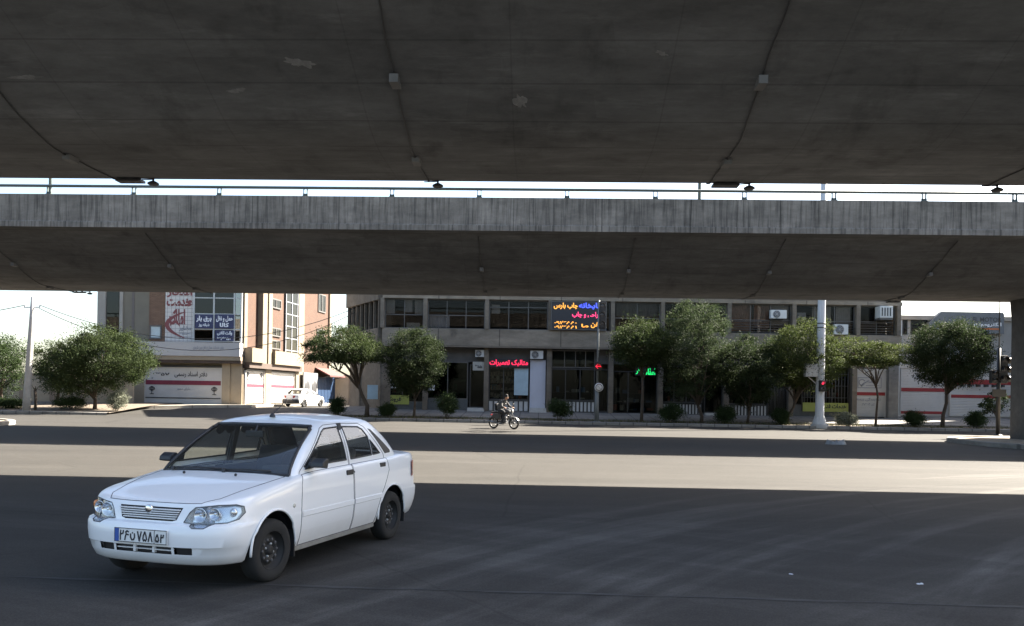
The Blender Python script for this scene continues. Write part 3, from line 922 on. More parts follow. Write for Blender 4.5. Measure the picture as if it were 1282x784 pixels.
mb.tube([(x0 + 0.55 + 0.2 * math.cos(a), -0.045, 2.58 + 0.2 * math.sin(a)) for a in np.linspace(0.5, 5.6, 14)], 0.025, 5)
mb.tube([(x0 + 0.5, -0.045, 2.3), (x0 + 0.62, -0.045, 2.5), (x0 + 0.85, -0.045, 2.6)], 0.03, 5)
mb.box(x0 + 0.8, x1 - 0.4, -0.046, -0.038, 2.36, 2.39)
mb.build('emblem', M_GREYT, rs)
text('lettering', 'بیمه', x0 + 0.85, x1 - 0.45, 2.5, 2.75, -0.045, M_GREYT, rs)
text('lettering', 'نمایندگی بیمه', x0 + 0.2, x1 - 0.3, 1.3, 1.56, -0.045, M_GREYT, rs)
text('lettering', 'کد ۲۷۳۰۴', x0 + 0.55, x1 - 0.7, 1.0, 1.2, -0.045, M_GREYT, rs)
mb = MB(); mb.box(bx(1109), bx(1121), -0.5, 0.3, -0.2, ZBAND0); mb.build('end_pier', concrete('end_pier_concrete', (0.17, 0.16, 0.145)), root)

# ---- signs, notices, air conditioners (things fixed to the block)
def fixed(name, label, cat, px0, px1, py0, py1, off, group=None):
    """Empty at the lower centre of something mounted on the facade, off metres in front of it"""
    d = DF - off; pxm = (px0 + px1) / 2
    x0, z1 = camxz(px0, py0, d); x1, z0 = camxz(px1, py1, d)
    xm = (x0 + x1) / 2; p = c2w(xm, d)
    r = thing(name, label, cat, (p.x, p.y, z0), YAW, group)
    return r, (x1 - x0) / 2, z1 - z0

def aircon(px0, px1, py0, py1, off, label):
    r, hw, h = fixed('air_conditioner', label, 'air conditioner', px0, px1, py0, py1, off, 'air conditioner units on the shop block')
    mb = MB(); mb.box(-hw, hw, 0, 0.32, 0, h); mb.build('casing', M('ac_casing', (0.55, 0.55, 0.53), 0.5, 0.08, 3), r, bevel=0.02)
    cx, cz, rr_ = -hw * 0.25, h * 0.5, min(hw * 0.62, h * 0.4)
    mb = MB(); mb.lathe([(0, -0.012), (rr_, -0.012), (rr_ + 0.02, -0.004), (rr_ + 0.02, 0.0)], 'Y', (cx, 0, cz), 24); mb.build('fan_opening', M_FRAME_D, r)
    mb = MB()
    for q in (0.35, 0.65, 0.95): mb.tube([(cx + rr_ * q * math.cos(a), -0.022, cz + rr_ * q * math.sin(a)) for a in np.linspace(0, 2 * PI, 25)], 0.009, 5, cap=False)
    for a in np.linspace(0, PI, 5)[:-1]: mb.tube([(cx - rr_ * math.cos(a), -0.024, cz - rr_ * math.sin(a)), (cx + rr_ * math.cos(a), -0.024, cz + rr_ * math.sin(a))], 0.008, 5)
    mb.build('fan_guard', M('ac_guard', (0.45, 0.45, 0.45), 0.5, 0), r)
    mb = MB(); mb.box(-hw * 0.8, -hw * 0.7, 0.02, 0.5, -0.06, -0.004); mb.box(hw * 0.7, hw * 0.8, 0.02, 0.5, -0.06, -0.004); mb.build('bracket', M_FRAME, r)
aircon(664, 680, 439, 449.5, 0.5, 'small white air conditioner unit above the pale door')
aircon(595, 606, 438, 447, 0.4, 'grey air conditioner unit above the dark entry left of the red lit sign')
aircon(965, 985, 388, 399, 1.1, 'white air conditioner unit beside the brown curtained upper windows')
aircon(1045, 1062, 406, 419, 1.1, 'square white air conditioner unit just right of the tall pale mast')
# finned cooler box near the right end of the block
r, hw, h = fixed('air_cooler', 'pale louvred evaporative cooler box high at the right end of the shop block', 'air cooler', 1102, 1118, 383, 398, 1.4)
mb = MB(); mb.box(-hw, hw, 0, 0.8, 0, h); mb.build('casing', M('ac_casing', (0.55, 0.55, 0.53)), r, bevel=0.02)
mb = MB()
for k in range(4): mb.box(-hw * 0.75 + k * hw * 0.42, -hw * 0.6 + k * hw * 0.42, -0.03, -0.002, h * 0.15, h * 0.85)
mb.build('louvre', M_FRAME_D, r)
mb = MB(); mb.box(-hw, hw, 0.05, 0.9, -0.12, -0.004); mb.build('shelf_bracket', M_FRAME, r)

def board(name, label, cat, px0, px1, py0, py1, off, mat, lines, thick=0.1, frame_m=None, group=None):
    r, hw, h = fixed(name, label, cat, px0, px1, py0, py1, off, group)
    mb = MB(); mb.box(-hw, hw, 0, thick, 0, h); mb.build('panel', mat, r)
    if frame_m:
        mb = MB(); t = 0.05
        for u0, u1, v0, v1 in ((-hw, hw, 0, t), (-hw, hw, h - t, h), (-hw, -hw + t, t, h - t), (hw - t, hw, t, h - t)): mb.box(u0, u1, -0.03, -0.002, v0, v1)
        mb.build('border', frame_m, r)
    for s, f0, f1, g0, g1, m in lines:
        text('lettering', s, -hw + 2 * hw * f0, -hw + 2 * hw * f1, h * g0, h * g1, -0.012, m, r, bold=0.035)
    return r
M_LEDB = M('led_board_black', (0.022, 0.022, 0.026), 0.5, 0.1, 5)
board('led_sign', 'large black led board with blue, orange and pink lettering on the upper storey', 'led sign', 690, 759, 377, 414, 1.05, M_LEDB,
      [('چاپ پارس', 0.05, 0.48, 0.70, 0.95, LED_O), ('چاپخانه', 0.50, 0.93, 0.70, 0.96, LED_B), ('طراحی و چاپ', 0.38, 0.92, 0.40, 0.64, LED_P),
       ('۰۹۱۳۸۸۰', 0.06, 0.47, 0.20, 0.33, LED_O), ('۰۹۱۳۸۸۱', 0.06, 0.47, 0.05, 0.18, LED_O), ('تلفن', 0.72, 0.93, 0.08, 0.31, LED_O), ('ما', 0.55, 0.68, 0.10, 0.22, LED_O)],
      frame_m=M_FRAME)
board('led_sign', 'long thin red led sign with glowing lettering above the stocked shop window', 'led sign', 612, 662, 449, 460.5, 0.25, M_LEDB,
      [('متالیک تعمیرات', 0.02, 0.98, 0.1, 0.92, LED_R)])
board('led_sign', 'small green led sign glowing above a dark shop door behind the trees', 'led sign', 795, 821, 460, 470.5, 0.3, M_LEDB,
      [('باز', 0.04, 0.30, 0.15, 0.85, LED_G), ('املاک', 0.36, 0.97, 0.08, 0.92, LED_G)])
board('poster', 'pale blue poster filling the right side of the stocked shop window', 'poster', 644, 661, 461, 495, 0.04, M_BLUEP, [], thick=0.01)
board('poster', 'small pale blue poster in the leftmost dark shop window', 'poster', 460, 473, 482, 500, 0.1, M_BLUEP, [], thick=0.02)
board('banner', 'yellow banner with dark lettering low under the leftmost shop window', 'banner', 479, 512, 494.5, 506.5, 0.14, M_YEL, [('فروش', 0.15, 0.7, 0.2, 0.85, M_BLACKT)], thick=0.03)
board('banner', 'yellow green banner low on the barred shop front behind the tall mast', 'banner', 1005, 1062, 504, 516, 0.2, M_YEL, [('خدمات فنی', 0.45, 0.95, 0.25, 0.9, M_BLACKT)], thick=0.03)
board('notice', 'small white paper notice stuck on the green glass shop window', 'notice', 536, 544, 482, 489, 0.02, M_WHT, [('توجه', 0.2, 0.8, 0.5, 0.8, M_GREYT)], thick=0.01)
board('shop_sign', 'small square cream sign box above the stepped entry left of the red sign', 'sign', 592, 606, 453, 464, 0.3, M('cream_sign', (0.40, 0.38, 0.33), 0.6, 0.1, 3), [('۳۵۵', 0.2, 0.8, 0.25, 0.75, M_BLACKT)], thick=0.2)
for k, (w_, t_) in enumerate(((0.35, 'رنگ'), (0.6, 'ابزار یراق'), (0.8, 'لوازم برقی'), (1.0, 'خدمات فنی'))): pass
r, hw, h = fixed('window_lettering', 'four rows of white lettering on the dark shop glass behind the clipped tree', 'lettering', 480, 498, 470, 487, 0.01)
for k, (w_, t_) in enumerate(((0.3, 'رنگ'), (0.55, 'ابزار'), (0.8, 'لوازم برقی'), (1.0, 'خدمات فنی'))):
    text('lettering', t_, -hw, -hw + 2 * hw * w_, h * (0.78 - 0.26 * k), h * (0.98 - 0.26 * k), -0.012, M_WHT, r, bold=0.04)

# ------------------------------------------------------------------ left corner building
DL = 62.0
C = frame('corner_building', 'pale corner building with brick panels, dark glass corner and white roller shutters', 'building', 300, DL)
root = C.root
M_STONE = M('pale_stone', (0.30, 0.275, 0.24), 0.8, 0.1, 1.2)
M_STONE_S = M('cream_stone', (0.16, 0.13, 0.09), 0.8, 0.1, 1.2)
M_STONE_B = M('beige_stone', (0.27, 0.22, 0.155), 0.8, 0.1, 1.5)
def brick(name, c, c2):
    m, nt, b = nodes_of(name); L = nt.links.new
    tc = nt.nodes.new('ShaderNodeTexCoord'); sp = nt.nodes.new('ShaderNodeSeparateXYZ'); cb = nt.nodes.new('ShaderNodeCombineXYZ')
    ad = nt.nodes.new('ShaderNodeMath'); ad.operation = 'ADD'
    L(tc.outputs['Object'], sp.inputs[0]); L(sp.outputs['X'], ad.inputs[0]); L(sp.outputs['Y'], ad.inputs[1])
    L(ad.outputs[0], cb.inputs['X']); L(sp.outputs['Z'], cb.inputs['Y'])
    t = nt.nodes.new('ShaderNodeTexBrick'); t.inputs['Scale'].default_value = 1.0
    t.inputs['Brick Width'].default_value = 0.24; t.inputs['Row Height'].default_value = 0.085; t.inputs['Mortar Size'].default_value = 0.012
    t.inputs['Color1'].default_value = rgba(c); t.inputs['Color2'].default_value = rgba(c2); t.inputs['Mortar'].default_value = (0.09, 0.065, 0.045, 1)
    L(cb.outputs[0], t.inputs['Vector'])
    n = nt.nodes.new('ShaderNodeTexNoise'); n.inputs['Scale'].default_value = 1.1; n.inputs['Detail'].default_value = 6; L(tc.outputs['Object'], n.inputs['Vector'])
    mp = nt.nodes.new('ShaderNodeMapRange'); mp.inputs['To Min'].default_value = 0.75; mp.inputs['To Max'].default_value = 1.2; L(n.outputs['Fac'], mp.inputs['Value'])
    mx = nt.nodes.new('ShaderNodeMix'); mx.data_type = 'RGBA'; mx.blend_type = 'MULTIPLY'; mx.inputs['Factor'].default_value = 1.0
    L(t.outputs['Color'], mx.inputs['A']); L(mp.outputs[0], mx.inputs['B']); L(mx.outputs['Result'], b.inputs['Base Color'])
    b.inputs['Roughness'].default_value = 0.9
    return m
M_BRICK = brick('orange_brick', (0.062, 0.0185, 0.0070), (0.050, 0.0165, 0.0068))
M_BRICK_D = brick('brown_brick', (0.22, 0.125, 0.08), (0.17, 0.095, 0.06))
M_CGL = glass('curtain_glass', (0.16, 0.20, 0.18), 0.0, ior=1.45)
M_BLUEB = M('navy_board', (0.03, 0.035, 0.09), 0.6, 0.1, 3)
H_TOP = 15.0
def cx(px): return C.x(px, DL)
def cz(py, px=230): return C.z(py, DL, px)
m_slope, xa, da = 0.15, camxz(303, 470, DL)[0], DL
def side(px):
    """distance along the side street face for a photo column"""
    u = (px - 641) / FPX; d = (xa - m_slope * da) / (u - m_slope)
    return (d - da) * math.hypot(1, m_slope), d
SA = math.atan2(1, m_slope)        # direction of the side face in the view-aligned frame
sdx, sdy = math.cos(SA), math.sin(SA); snx, sny = sdy, -sdx
XC = xa - C.x0                      # local x of the corner
def sbox(mb, s0, s1, o0, o1, z0, z1, m=0):
    vs = []
    for z in (z0, z1):
        for s, o in ((s0, o1), (s1, o1), (s1, o0), (s0, o0)):
            vs.append((XC + sdx * s + snx * o, sdy * s + sny * o, z))
    mb.add(vs, [(3, 2, 1, 0), (4, 5, 6, 7), (0, 1, 5, 4), (1, 2, 6, 5), (2, 3, 7, 6), (3, 0, 4, 7)], m)
def sz(py, px): return C.z(py, side(px)[1], px)
S1, S2 = side(372)[0], side(411)[0]
XLL = cx(122)
# core volume
core = [(XLL, 0.0), (XC - 0.25, 0.0), (XC + sdx * S2 - snx * 0.25, sdy * S2 - sny * 0.25), (XC - 14, sdy * S2), (XLL, sdy * S2)]
ZG = cz(449)                        # top of ground floor
mb = MB(); mb.prism(core, -0.3, H_TOP); mb.build('wall', M('core_stone', (0.17, 0.15, 0.115), 0.85, 0.1, 1.0), root)
# front face, upper floors: pilasters, dark recess, brick panel, tile panel, curtain wall
def fbox(px0, px1, z0, z1, o, m, name, parent=root):
    mb = MB(); mb.box(cx(px0), cx(px1), -o, -0.002, z0, z1); return mb.build(name, m, parent)
ZW0 = cz(428)
fbox(122, 132, -0.3, H_TOP, 0.18, M_STONE, 'pilaster')
f = fbox(132, 149, ZW0 + 0.4, H_TOP - 1, 0.02, M_FRAME_D, 'window')
mb = MB(); mb.box(cx(133), cx(148), -0.06, -0.045, ZW0 + 0.45, H_TOP - 1.1); mb.build('pane', M_CGL, f)
fbox(149, 153, ZW0, H_TOP, 0.1, M_STONE, 'pilaster')
mb = MB(); mb.box(cx(164), cx(167), -0.03, -0.002, ZW0, H_TOP); mb.build('downpipe', M('brown_pipe', (0.12, 0.10, 0.09), 0.6, 0.1, 3), root)
fbox(186, 206, ZW0, H_TOP, 0.06, M_BRICK_D, 'brick_panel')
mb = MB(); x0, x1, z0, z1 = cx(187), cx(202), cz(425), cz(408)
for u0, u1, v0, v1 in ((x0, x1, z0, z0 + .1), (x0, x1, z1 - .1, z1), (x0, x0 + .1, z0 + .1, z1 - .1), (x1 - .1, x1, z0 + .1, z1 - .1)): mb.box(u0, u1, -0.12, -0.062, v0, v1)
f = mb.build('window', M_FRAME, root)
mb = MB(); mb.box(x0 + .08, x1 - .08, -0.085, -0.07, z0 + .08, z1 - .08); mb.build('pane', M('frosted_pane', (0.45, 0.52, 0.52), 0.25, 0.15, 2), f)
# white tile panel
def tile(name):
    m, nt, b = nodes_of(name); L = nt.links.new
    tc = nt.nodes.new('ShaderNodeTexCoord'); sp = nt.nodes.new('ShaderNodeSeparateXYZ'); cb = nt.nodes.new('ShaderNodeCombineXYZ')
    L(tc.outputs['Object'], sp.inputs[0]); L(sp.outputs['X'], cb.inputs['X']); L(sp.outputs['Z'], cb.inputs['Y'])
    t = nt.nodes.new('ShaderNodeTexBrick'); t.offset = 0.0; t.inputs['Scale'].default_value = 1.0
    t.inputs['Brick Width'].default_value = 0.3; t.inputs['Row Height'].default_value = 0.3; t.inputs['Mortar Size'].default_value = 0.014
    t.inputs['Color1'].default_value = (0.58, 0.54, 0.50, 1); t.inputs['Color2'].default_value = (0.53, 0.50, 0.47, 1); t.inputs['Mortar'].default_value = (0.25, 0.22, 0.2, 1)
    L(cb.outputs[0], t.inputs['Vector']); L(t.outputs['Color'], b.inputs['Base Color']); b.inputs['Roughness'].default_value = 0.5
    return m
tp = fbox(206.5, 242, ZW0, H_TOP, 0.1, tile('white_tile'), 'tile_panel')
M_CALL = M('maroon_calligraphy', (0.20, 0.06, 0.06), 0.7, 0.15, 4)
x0, x1 = cx(208), cx(240)
text('calligraphy', 'خدمت', x0, x1 - 0.1, cz(384), cz(374), -0.115, M_CALL, tp, bold=0.05)
text('calligraphy', 'و', x1 - 0.35, x1, cz(384), cz(376), -0.118, M_CALL, tp, bold=0.05)
text('calligraphy', 'افتخار', x0, x1, cz(373), cz(361), -0.115, M_CALL, tp, bold=0.05)
text('calligraphy', 'املاک', x0 + 0.2, x1 - 0.5, cz(407), cz(387), -0.115, M_CALL, tp, bold=0.05)
def ribbon(mb, pts, ws, y):
    pts = [Vector((p[0], p[1])) for p in pts]; rows = []
    for i, p in enumerate(pts):
        d = (pts[min(i + 1, len(pts) - 1)] - pts[max(i - 1, 0)]).normalized(); n = Vector((-d.y, d.x)) * ws[i]
        rows.append([(p.x - n.x, y, p.y - n.y), (p.x + n.x, y, p.y + n.y)])
    mb.grid(rows, 0, False)
mb = MB(); t_ = np.linspace(0, 1, 20)
ribbon(mb, [(x0 + 1.35 - 1.3 * math.sin(PI * t) ** 0.8, cz(391) + (cz(423) - cz(391)) * t) for t in t_], [0.03 + 0.12 * math.sin(PI * t) for t in t_], -0.119)
ribbon(mb, [(x0 + 0.25 + 0.75 * t, cz(409) + 0.35 * math.sin(PI * t)) for t in t_], [0.02 + 0.07 * math.sin(PI * t) for t in t_], -0.117)
mb.build('calligraphy', M_CALL, tp)
text('lettering', 'مشاور', x0 + 0.95, x1 - 0.05, cz(415), cz(408), -0.115, M_GREYT, tp, bold=0.05)
text('lettering', '۰۳۱۵۲۴۶', x0 + 0.9, x1 - 0.02, cz(419.5), cz(416), -0.115, M_GREYT, tp, bold=0.05)
text('lettering', '۰۹۱۳۳۶۰', x0 + 0.9, x1 - 0.02, cz(424.5), cz(421), -0.115, M_GREYT, tp, bold=0.05)
# curtain wall
mb = MB(); mb.box(cx(242), cx(303), -0.14, -0.02, ZW0, H_TOP)
cw = mb.build('curtain_wall', M_INT, root)
mb = MB()
for px in (243, 268, 293.5, 302): mb.box(cx(px) - 0.06, cx(px) + 0.06, -0.26, -0.145, ZW0, H_TOP)
k = 0; z = ZW0
for py in (427, 412, 393, 373, 354, 335):
    z = cz(py); mb.box(cx(242), cx(303), -0.23, -0.15, z - 0.04, z + 0.04)
mb.build('mullion', M('pale_mullion', (0.45, 0.45, 0.43), 0.5, 0.1, 3), cw)
mb = MB(); mb.box(cx(243), cx(293), -0.20, -0.188, ZW0, H_TOP - 0.1); mb.build('pane', M_CGL, cw)
mb = MB(); mb.box(cx(294), cx(302), -0.20, -0.188, ZW0, H_TOP - 0.1); mb.build('pane', glass('pale_glass', (0.5, 0.55, 0.55), 0.15), cw)
def navy(px0, px1, py0, py1, lines, label):
    x0, z1 = camxz(px0, py0, DL - 0.3); x1, z0 = camxz(px1, py1, DL - 0.3); p = c2w((x0 + x1) / 2, DL - 0.3)
    r = thing('window_sign', label, 'sign', (p.x, p.y, z0), YAW, 'navy signs in the glass corner')
    hw, h = (x1 - x0) / 2, z1 - z0
    mb = MB(); mb.box(-hw, hw, 0, 0.05, 0, h); mb.build('panel', M_BLUEB, r)
    for s, f0, f1, g0, g1 in lines: text('lettering', s, -hw + 2 * hw * f0, -hw + 2 * hw * f1, h * g0, h * g1, -0.01, M_WHT, r, bold=0.045)
navy(244.5, 266.5, 393.5, 411.5, [('برق بار', 0.06, 0.92, 0.45, 0.9), ('شبانه روز', 0.2, 0.8, 0.1, 0.38)], 'navy window sign with white lettering, left of the two in the upper row')
navy(269.5, 292.5, 393.5, 411.5, [('حمل و نقل', 0.05, 0.95, 0.45, 0.9), ('کالا', 0.25, 0.75, 0.1, 0.4)], 'navy window sign with white lettering, right of the two in the upper row')
navy(269.5, 292.5, 413.5, 427, [('وانت تلفنی', 0.1, 0.92, 0.5, 0.95), ('۳۲۳۵۰', 0.1, 0.85, 0.06, 0.42)], 'navy window sign with white lettering, the single one in the lower row')
# projecting parapet over the shutters, front and side
mb = MB(); mb.box(cx(150), XC + 0.05, -0.75, -0.01, cz(446), cz(429)); mb.build('balcony_parapet', M('pale_render', (0.42, 0.40, 0.38), 0.8, 0.06, 1), root)
text('lettering', 'دفتر خدمات حمل و نقل بین شهری', cx(246), cx(284), cz(438.5), cz(433), -0.762, M_GREYT, root)
mb = MB(); mb.box(cx(150), XC + 0.1, -0.68, -0.01, cz(451), cz(446.1)); mb.build('cornice', M_STONE_B, root)
mb = MB(); mb.box(cx(160), XC + 0.1, -0.6, -0.008, cz(454.5), cz(451.05)); mb.build('shutter_lintel', M('brown_lintel', (0.06, 0.04, 0.03), 0.8, 0.2, 2), root)
# shutters: front
def tulip(mb, x, y, z, s):
    """small emblem of curved strokes on a stem"""
    for q in (-1, 1):
        mb.tube([(x + q * s * 0.5 * math.sin(PI * t) , y, z + s * (0.1 + 0.8 * t)) for t in np.linspace(0.0, 1, 8)], s * 0.06, 5)
        mb.tube([(x + q * s * 0.25 * math.sin(PI * t), y, z + s * (0.2 + 0.6 * t)) for t in np.linspace(0.0, 1, 8)], s * 0.05, 5)
    mb.tube([(x, y, z - s * 0.45), (x, y, z + s * 0.75)], s * 0.06, 5)
    mb.tube([(x - s * 0.35, y, z - s * 0.45), (x + s * 0.35, y, z - s * 0.45)], s * 0.06, 5)
x0, x1 = cx(183), cx(277.5); zb, zt = cz(504), cz(460)
mb = MB(); rr = []
for k in range(70):
    z = zb + (zt - zb) * k / 69; rr.append([(x0, -0.06 - 0.012 * (k % 2), z), (x1, -0.06 - 0.012 * (k % 2), z)])
mb.grid(rr, 0, False); mb.box(x0, x1, -0.1, -0.004, zb - 0.12, zb); mb.box(x0 - 0.08, x0, -0.14, -0.004, zb - 0.12, zt); mb.box(x1, x1 + 0.08, -0.14, -0.004, zb - 0.12, zt)
sh = mb.build('roller_shutter', M_WHITE2, root)
mb = MB(); mb.box(x0 - 0.1, x1 + 0.1, -0.16, -0.004, zt, zt + 0.1); mb.build('shutter_box', M_FRAME_D, sh)
mb = MB(); mb.box(x0, x1, -0.09, -0.074, cz(482), cz(476.5)); mb.build('stripe', M_RED, sh)
mb = MB(); mb.box(x0, x1, -0.09, -0.074, cz(499), cz(497.8)); mb.build('stripe', M_FRAME_D, sh)
text('lettering', 'دفتر اسناد رسمی', cx(219), cx(260), cz(473), cz(465), -0.085, M_BLACKT, sh, bold=0.02)
text('lettering', '۳۵۷', cx(196), cx(213), cz(471), cz(466), -0.085, M_BLACKT, sh, bold=0.03)
text('lettering', 'دارای مجوز', cx(222), cx(239), cz(489), cz(485), -0.085, M_GREYT, sh)
mb = MB(); tulip(mb, cx(191), -0.09, cz(490.5), 0.42); tulip(mb, cx(269), -0.09, cz(490.5), 0.42); mb.build('emblem', M_BLACKT, sh)
for a, b in ((168, 182), (279, 289)):
    mb = MB(); mb.box(cx(a), cx(b), -0.2, -0.005, -0.3, cz(454.6)); mb.build('pilaster', M_STONE_B, root)
mb = MB(); mb.box(cx(289), XC + 0.03, -0.1, -0.006, -0.3, cz(454.6)); mb.build('pilaster', M_STONE_B, root)
# side street face
def spart(name, px0, px1, z0, z1, o, m, parent=root, o0=-0.3):
    mb = MB(); sbox(mb, side(px0)[0], side(px1)[0], o0, o, z0, z1); return mb.build(name, m, parent)
ZS0, ZS1 = cz(452), cz(434)
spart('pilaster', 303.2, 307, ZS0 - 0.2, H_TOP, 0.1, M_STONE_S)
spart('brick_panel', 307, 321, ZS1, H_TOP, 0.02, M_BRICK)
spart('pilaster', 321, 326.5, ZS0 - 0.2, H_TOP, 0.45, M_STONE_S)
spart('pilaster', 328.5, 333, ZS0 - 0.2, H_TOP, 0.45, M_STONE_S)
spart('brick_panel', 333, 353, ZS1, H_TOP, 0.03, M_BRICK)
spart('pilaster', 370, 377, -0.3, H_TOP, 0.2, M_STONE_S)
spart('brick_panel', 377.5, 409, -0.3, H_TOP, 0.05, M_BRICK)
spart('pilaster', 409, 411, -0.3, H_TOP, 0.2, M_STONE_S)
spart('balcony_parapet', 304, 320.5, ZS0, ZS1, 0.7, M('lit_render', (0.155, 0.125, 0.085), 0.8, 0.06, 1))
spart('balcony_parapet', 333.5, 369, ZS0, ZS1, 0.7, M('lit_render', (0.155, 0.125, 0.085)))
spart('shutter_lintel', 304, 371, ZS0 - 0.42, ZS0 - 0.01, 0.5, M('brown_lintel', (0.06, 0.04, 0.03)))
# glazed stair strip
mb = MB(); sbox(mb, side(354)[0], side(370)[0], -0.2, 0.1, ZS1, H_TOP); gs = mb.build('stair_glazing', M_FRAME_D, root)
mb = MB()
for k in range(9):
    z = ZS1 + 0.2 + k * 1.0; sbox(mb, side(354)[0], side(370)[0], 0.1, 0.16, z, z + 0.07)
for px in (354.5, 362, 369): sbox(mb, side(px)[0] - 0.05, side(px)[0] + 0.05, 0.1, 0.17, ZS1, H_TOP)
mb.build('mullion', M('grey_mullion', (0.22, 0.23, 0.25), 0.5, 0.1, 3), gs)
mb = MB(); sbox(mb, side(354)[0], side(370)[0], 0.12, 0.13, ZS1, H_TOP); mb.build('pane', M_CGL, gs)
def swin(px0, px1, py0, py1, o=0.04):
    pm = (px0 + px1) / 2; s0, s1 = side(px0)[0], side(px1)[0]; z0, z1 = sz(py1, pm), sz(py0, pm)
    mb = MB(); sbox(mb, s0, s1, -0.1, o, z0, z1)
    w_ = mb.build('window', M_FRAME_D, root)
    mb = MB(); t = 0.1
    for a, b, c_, d_ in ((s0 - t, s1 + t, z0 - t, z0), (s0 - t, s1 + t, z1, z1 + t), (s0 - t, s0, z0, z1), (s1, s1 + t, z0, z1), ((s0 + s1) / 2 - 0.04, (s0 + s1) / 2 + 0.04, z0, z1)): sbox(mb, a, b, 0.0, o + 0.06, c_, d_)
    mb.build('window_frame', M_FRAME, w_)
    mb = MB(); sbox(mb, s0, s1, o + 0.012, o + 0.022, z0, z1); mb.build('pane', M_CGL, w_)
for a in ((337, 348, 376, 385), (337, 348, 412, 420), (337, 348, 427.5, 436), (337, 348, 340, 349), (396, 404, 370, 390), (395, 403, 413.5, 431), (396, 404, 330, 349)): swin(*a, o=0.08)
# two side shutters
for a, b, em in ((289.5, 328.5, True), (337, 366.5, False)):
    if a < 303.5: s0 = 0.35
    else: s0 = side(a)[0]
    s1 = side(b)[0]; zb, zt = 0.25, ZS0 - 0.62
    mb = MB(); rr = []
    for k in range(60):
        z = zb + (zt - zb) * k / 59; o = 0.06 + 0.012 * (k % 2)
        rr.append([(XC + sdx * s0 + snx * o, sdy * s0 + sny * o, z), (XC + sdx * s1 + snx * o, sdy * s1 + sny * o, z)])
    mb.grid(rr, 0, False); sbox(mb, s0 - 0.1, s0, -0.25, 0.16, zb - 0.2, zt); sbox(mb, s1, s1 + 0.1, -0.25, 0.16, zb - 0.2, zt)
    sh = mb.build('roller_shutter', M_WHITE2, root)
    mb = MB(); sbox(mb, s0, s1, -0.2, 0.17, zt, zt + 0.1); mb.build('shutter_box', M_FRAME_D, sh)
    for f0, f1 in ((0.50, 0.60), (0.165, 0.18)):
        mb = MB(); sbox(mb, s0, s1, 0.073, 0.085, zb + (zt - zb) * f0, zb + (zt - zb) * f1); mb.build('stripe', M_RED, sh)
    e = bpy.data.objects.new('lettering', None)
    L_ = s1 - s0
    def lay(o_, dx):
        o_.location = (XC + sdx * dx + snx * 0.0, sdy * dx + sny * 0.0, 0); o_.rotation_euler.z = SA
    bpy.data.objects.remove(e)
    t1 = text('lettering', 'دفتر اسناد رسمی', L_ * 0.3, L_ * 0.72, zb + (zt - zb) * 0.7, zb + (zt - zb) * 0.8, -0.09, M_GREYT, sh); lay(t1, s0)
    if em:
        mb = MB(); tulip(mb, L_ * 0.13, -0.09, zb + (zt - zb) * 0.8, 0.4); tulip(mb, L_ * 0.88, -0.09, zb + (zt - zb) * 0.8, 0.4)
        t2 = mb.build('emblem', M_BLACKT, sh); lay(t2, s0)
    else:
        t2 = text('lettering', 'املاک', L_ * 0.4, L_ * 0.85, zb + (zt - zb) * 0.36, zb + (zt - zb) * 0.42, -0.09, M_GREYT, sh); lay(t2, s0)
spart('pilaster', 329, 336.5, -0.3, ZS0 - 0.45, 0.2, M_STONE_S)
spart('pilaster', 303.2, 304.3, -0.3, ZS0 - 0.45, 0.05, M_STONE_S)
spart('pilaster', 367, 371, -0.3, ZS0 - 0.45, 0.25, M_STONE_S)

# gates and walls at the end of the side street
def wallbox(name, label, cat, x0, x1, d, thick, z, m, gate=None):
    xm = (x0 + x1) / 2; p = c2w(xm, d); r = thing(name, label, cat, (p.x, p.y, gz(p.x, p.y)), YAW)
    mb = MB(); mb.box(x0 - xm, x1 - xm, 0, thick, -0.3, z); mb.build('wall', m, r)
    return r, xm
def side_root(name, label, cat, px0, px1, o):
    s0, s1 = side(px0)[0], side(px1)[0]; sm_ = (s0 + s1) / 2
    lx, ly = C.x0 + XC + sdx * sm_ + snx * o, C.d0 + sdy * sm_ + sny * o
    p = c2w(lx, ly); r = thing(name, label, cat, (p.x, p.y, gz(p.x, p.y) - 0.02), YAW + SA)
    return r, (s1 - s0) / 2
r, hw = side_root('ornate_gate', 'grey metal double gate with dark oval ornaments beyond the parked white car', 'gate', 373, 391, 0.45)
for q in (-1, 1):
    mb = MB(); mb.box(min(0.01 * q, q * hw), max(0.01 * q, q * hw), -0.05, 0.05, 0, 2.9)
    leaf = mb.build('gate_leaf', M('gate_grey', (0.16, 0.165, 0.17), 0.5, 0.1, 3), r)
    mb = MB(); mb.sphere((q * hw * 0.5, -0.05, 1.6), 0.38, 12, 0, (1.6, 0.15, 1.7)); mb.build('ornament', M_FRAME_D, leaf)
r, hw = side_root('sliding_gate', 'tall plain blue metal gate at the end of the side street', 'gate', 391.6, 414, 0.35)
mb = MB(); mb.box(-hw, hw, -0.04, 0.04, 0, 2.6)
g_ = mb.build('gate_panel', M('gate_blue', (0.012, 0.035, 0.085), 0.5, 0.15, 2), r)
mb = MB()
for k in range(13): mb.box(-hw + 2 * hw * k / 12 - 0.03, -hw + 2 * hw * k / 12 + 0.03, -0.07, -0.042, 0.05, 2.55)
mb.build('rib', M('gate_blue', (0.012, 0.035, 0.085)), g_)
x0, x1 = camxz(414.2, 490, 80)[0], camxz(470, 490, 80)[0]
r, xm = wallbox('boundary_wall', 'plain tan wall right of the blue gate at the end of the side street', 'wall', x0, x1, 80, 0.3, 2.75, M('tan_render', (0.50, 0.40, 0.29), 0.9, 0.12, 1.5))
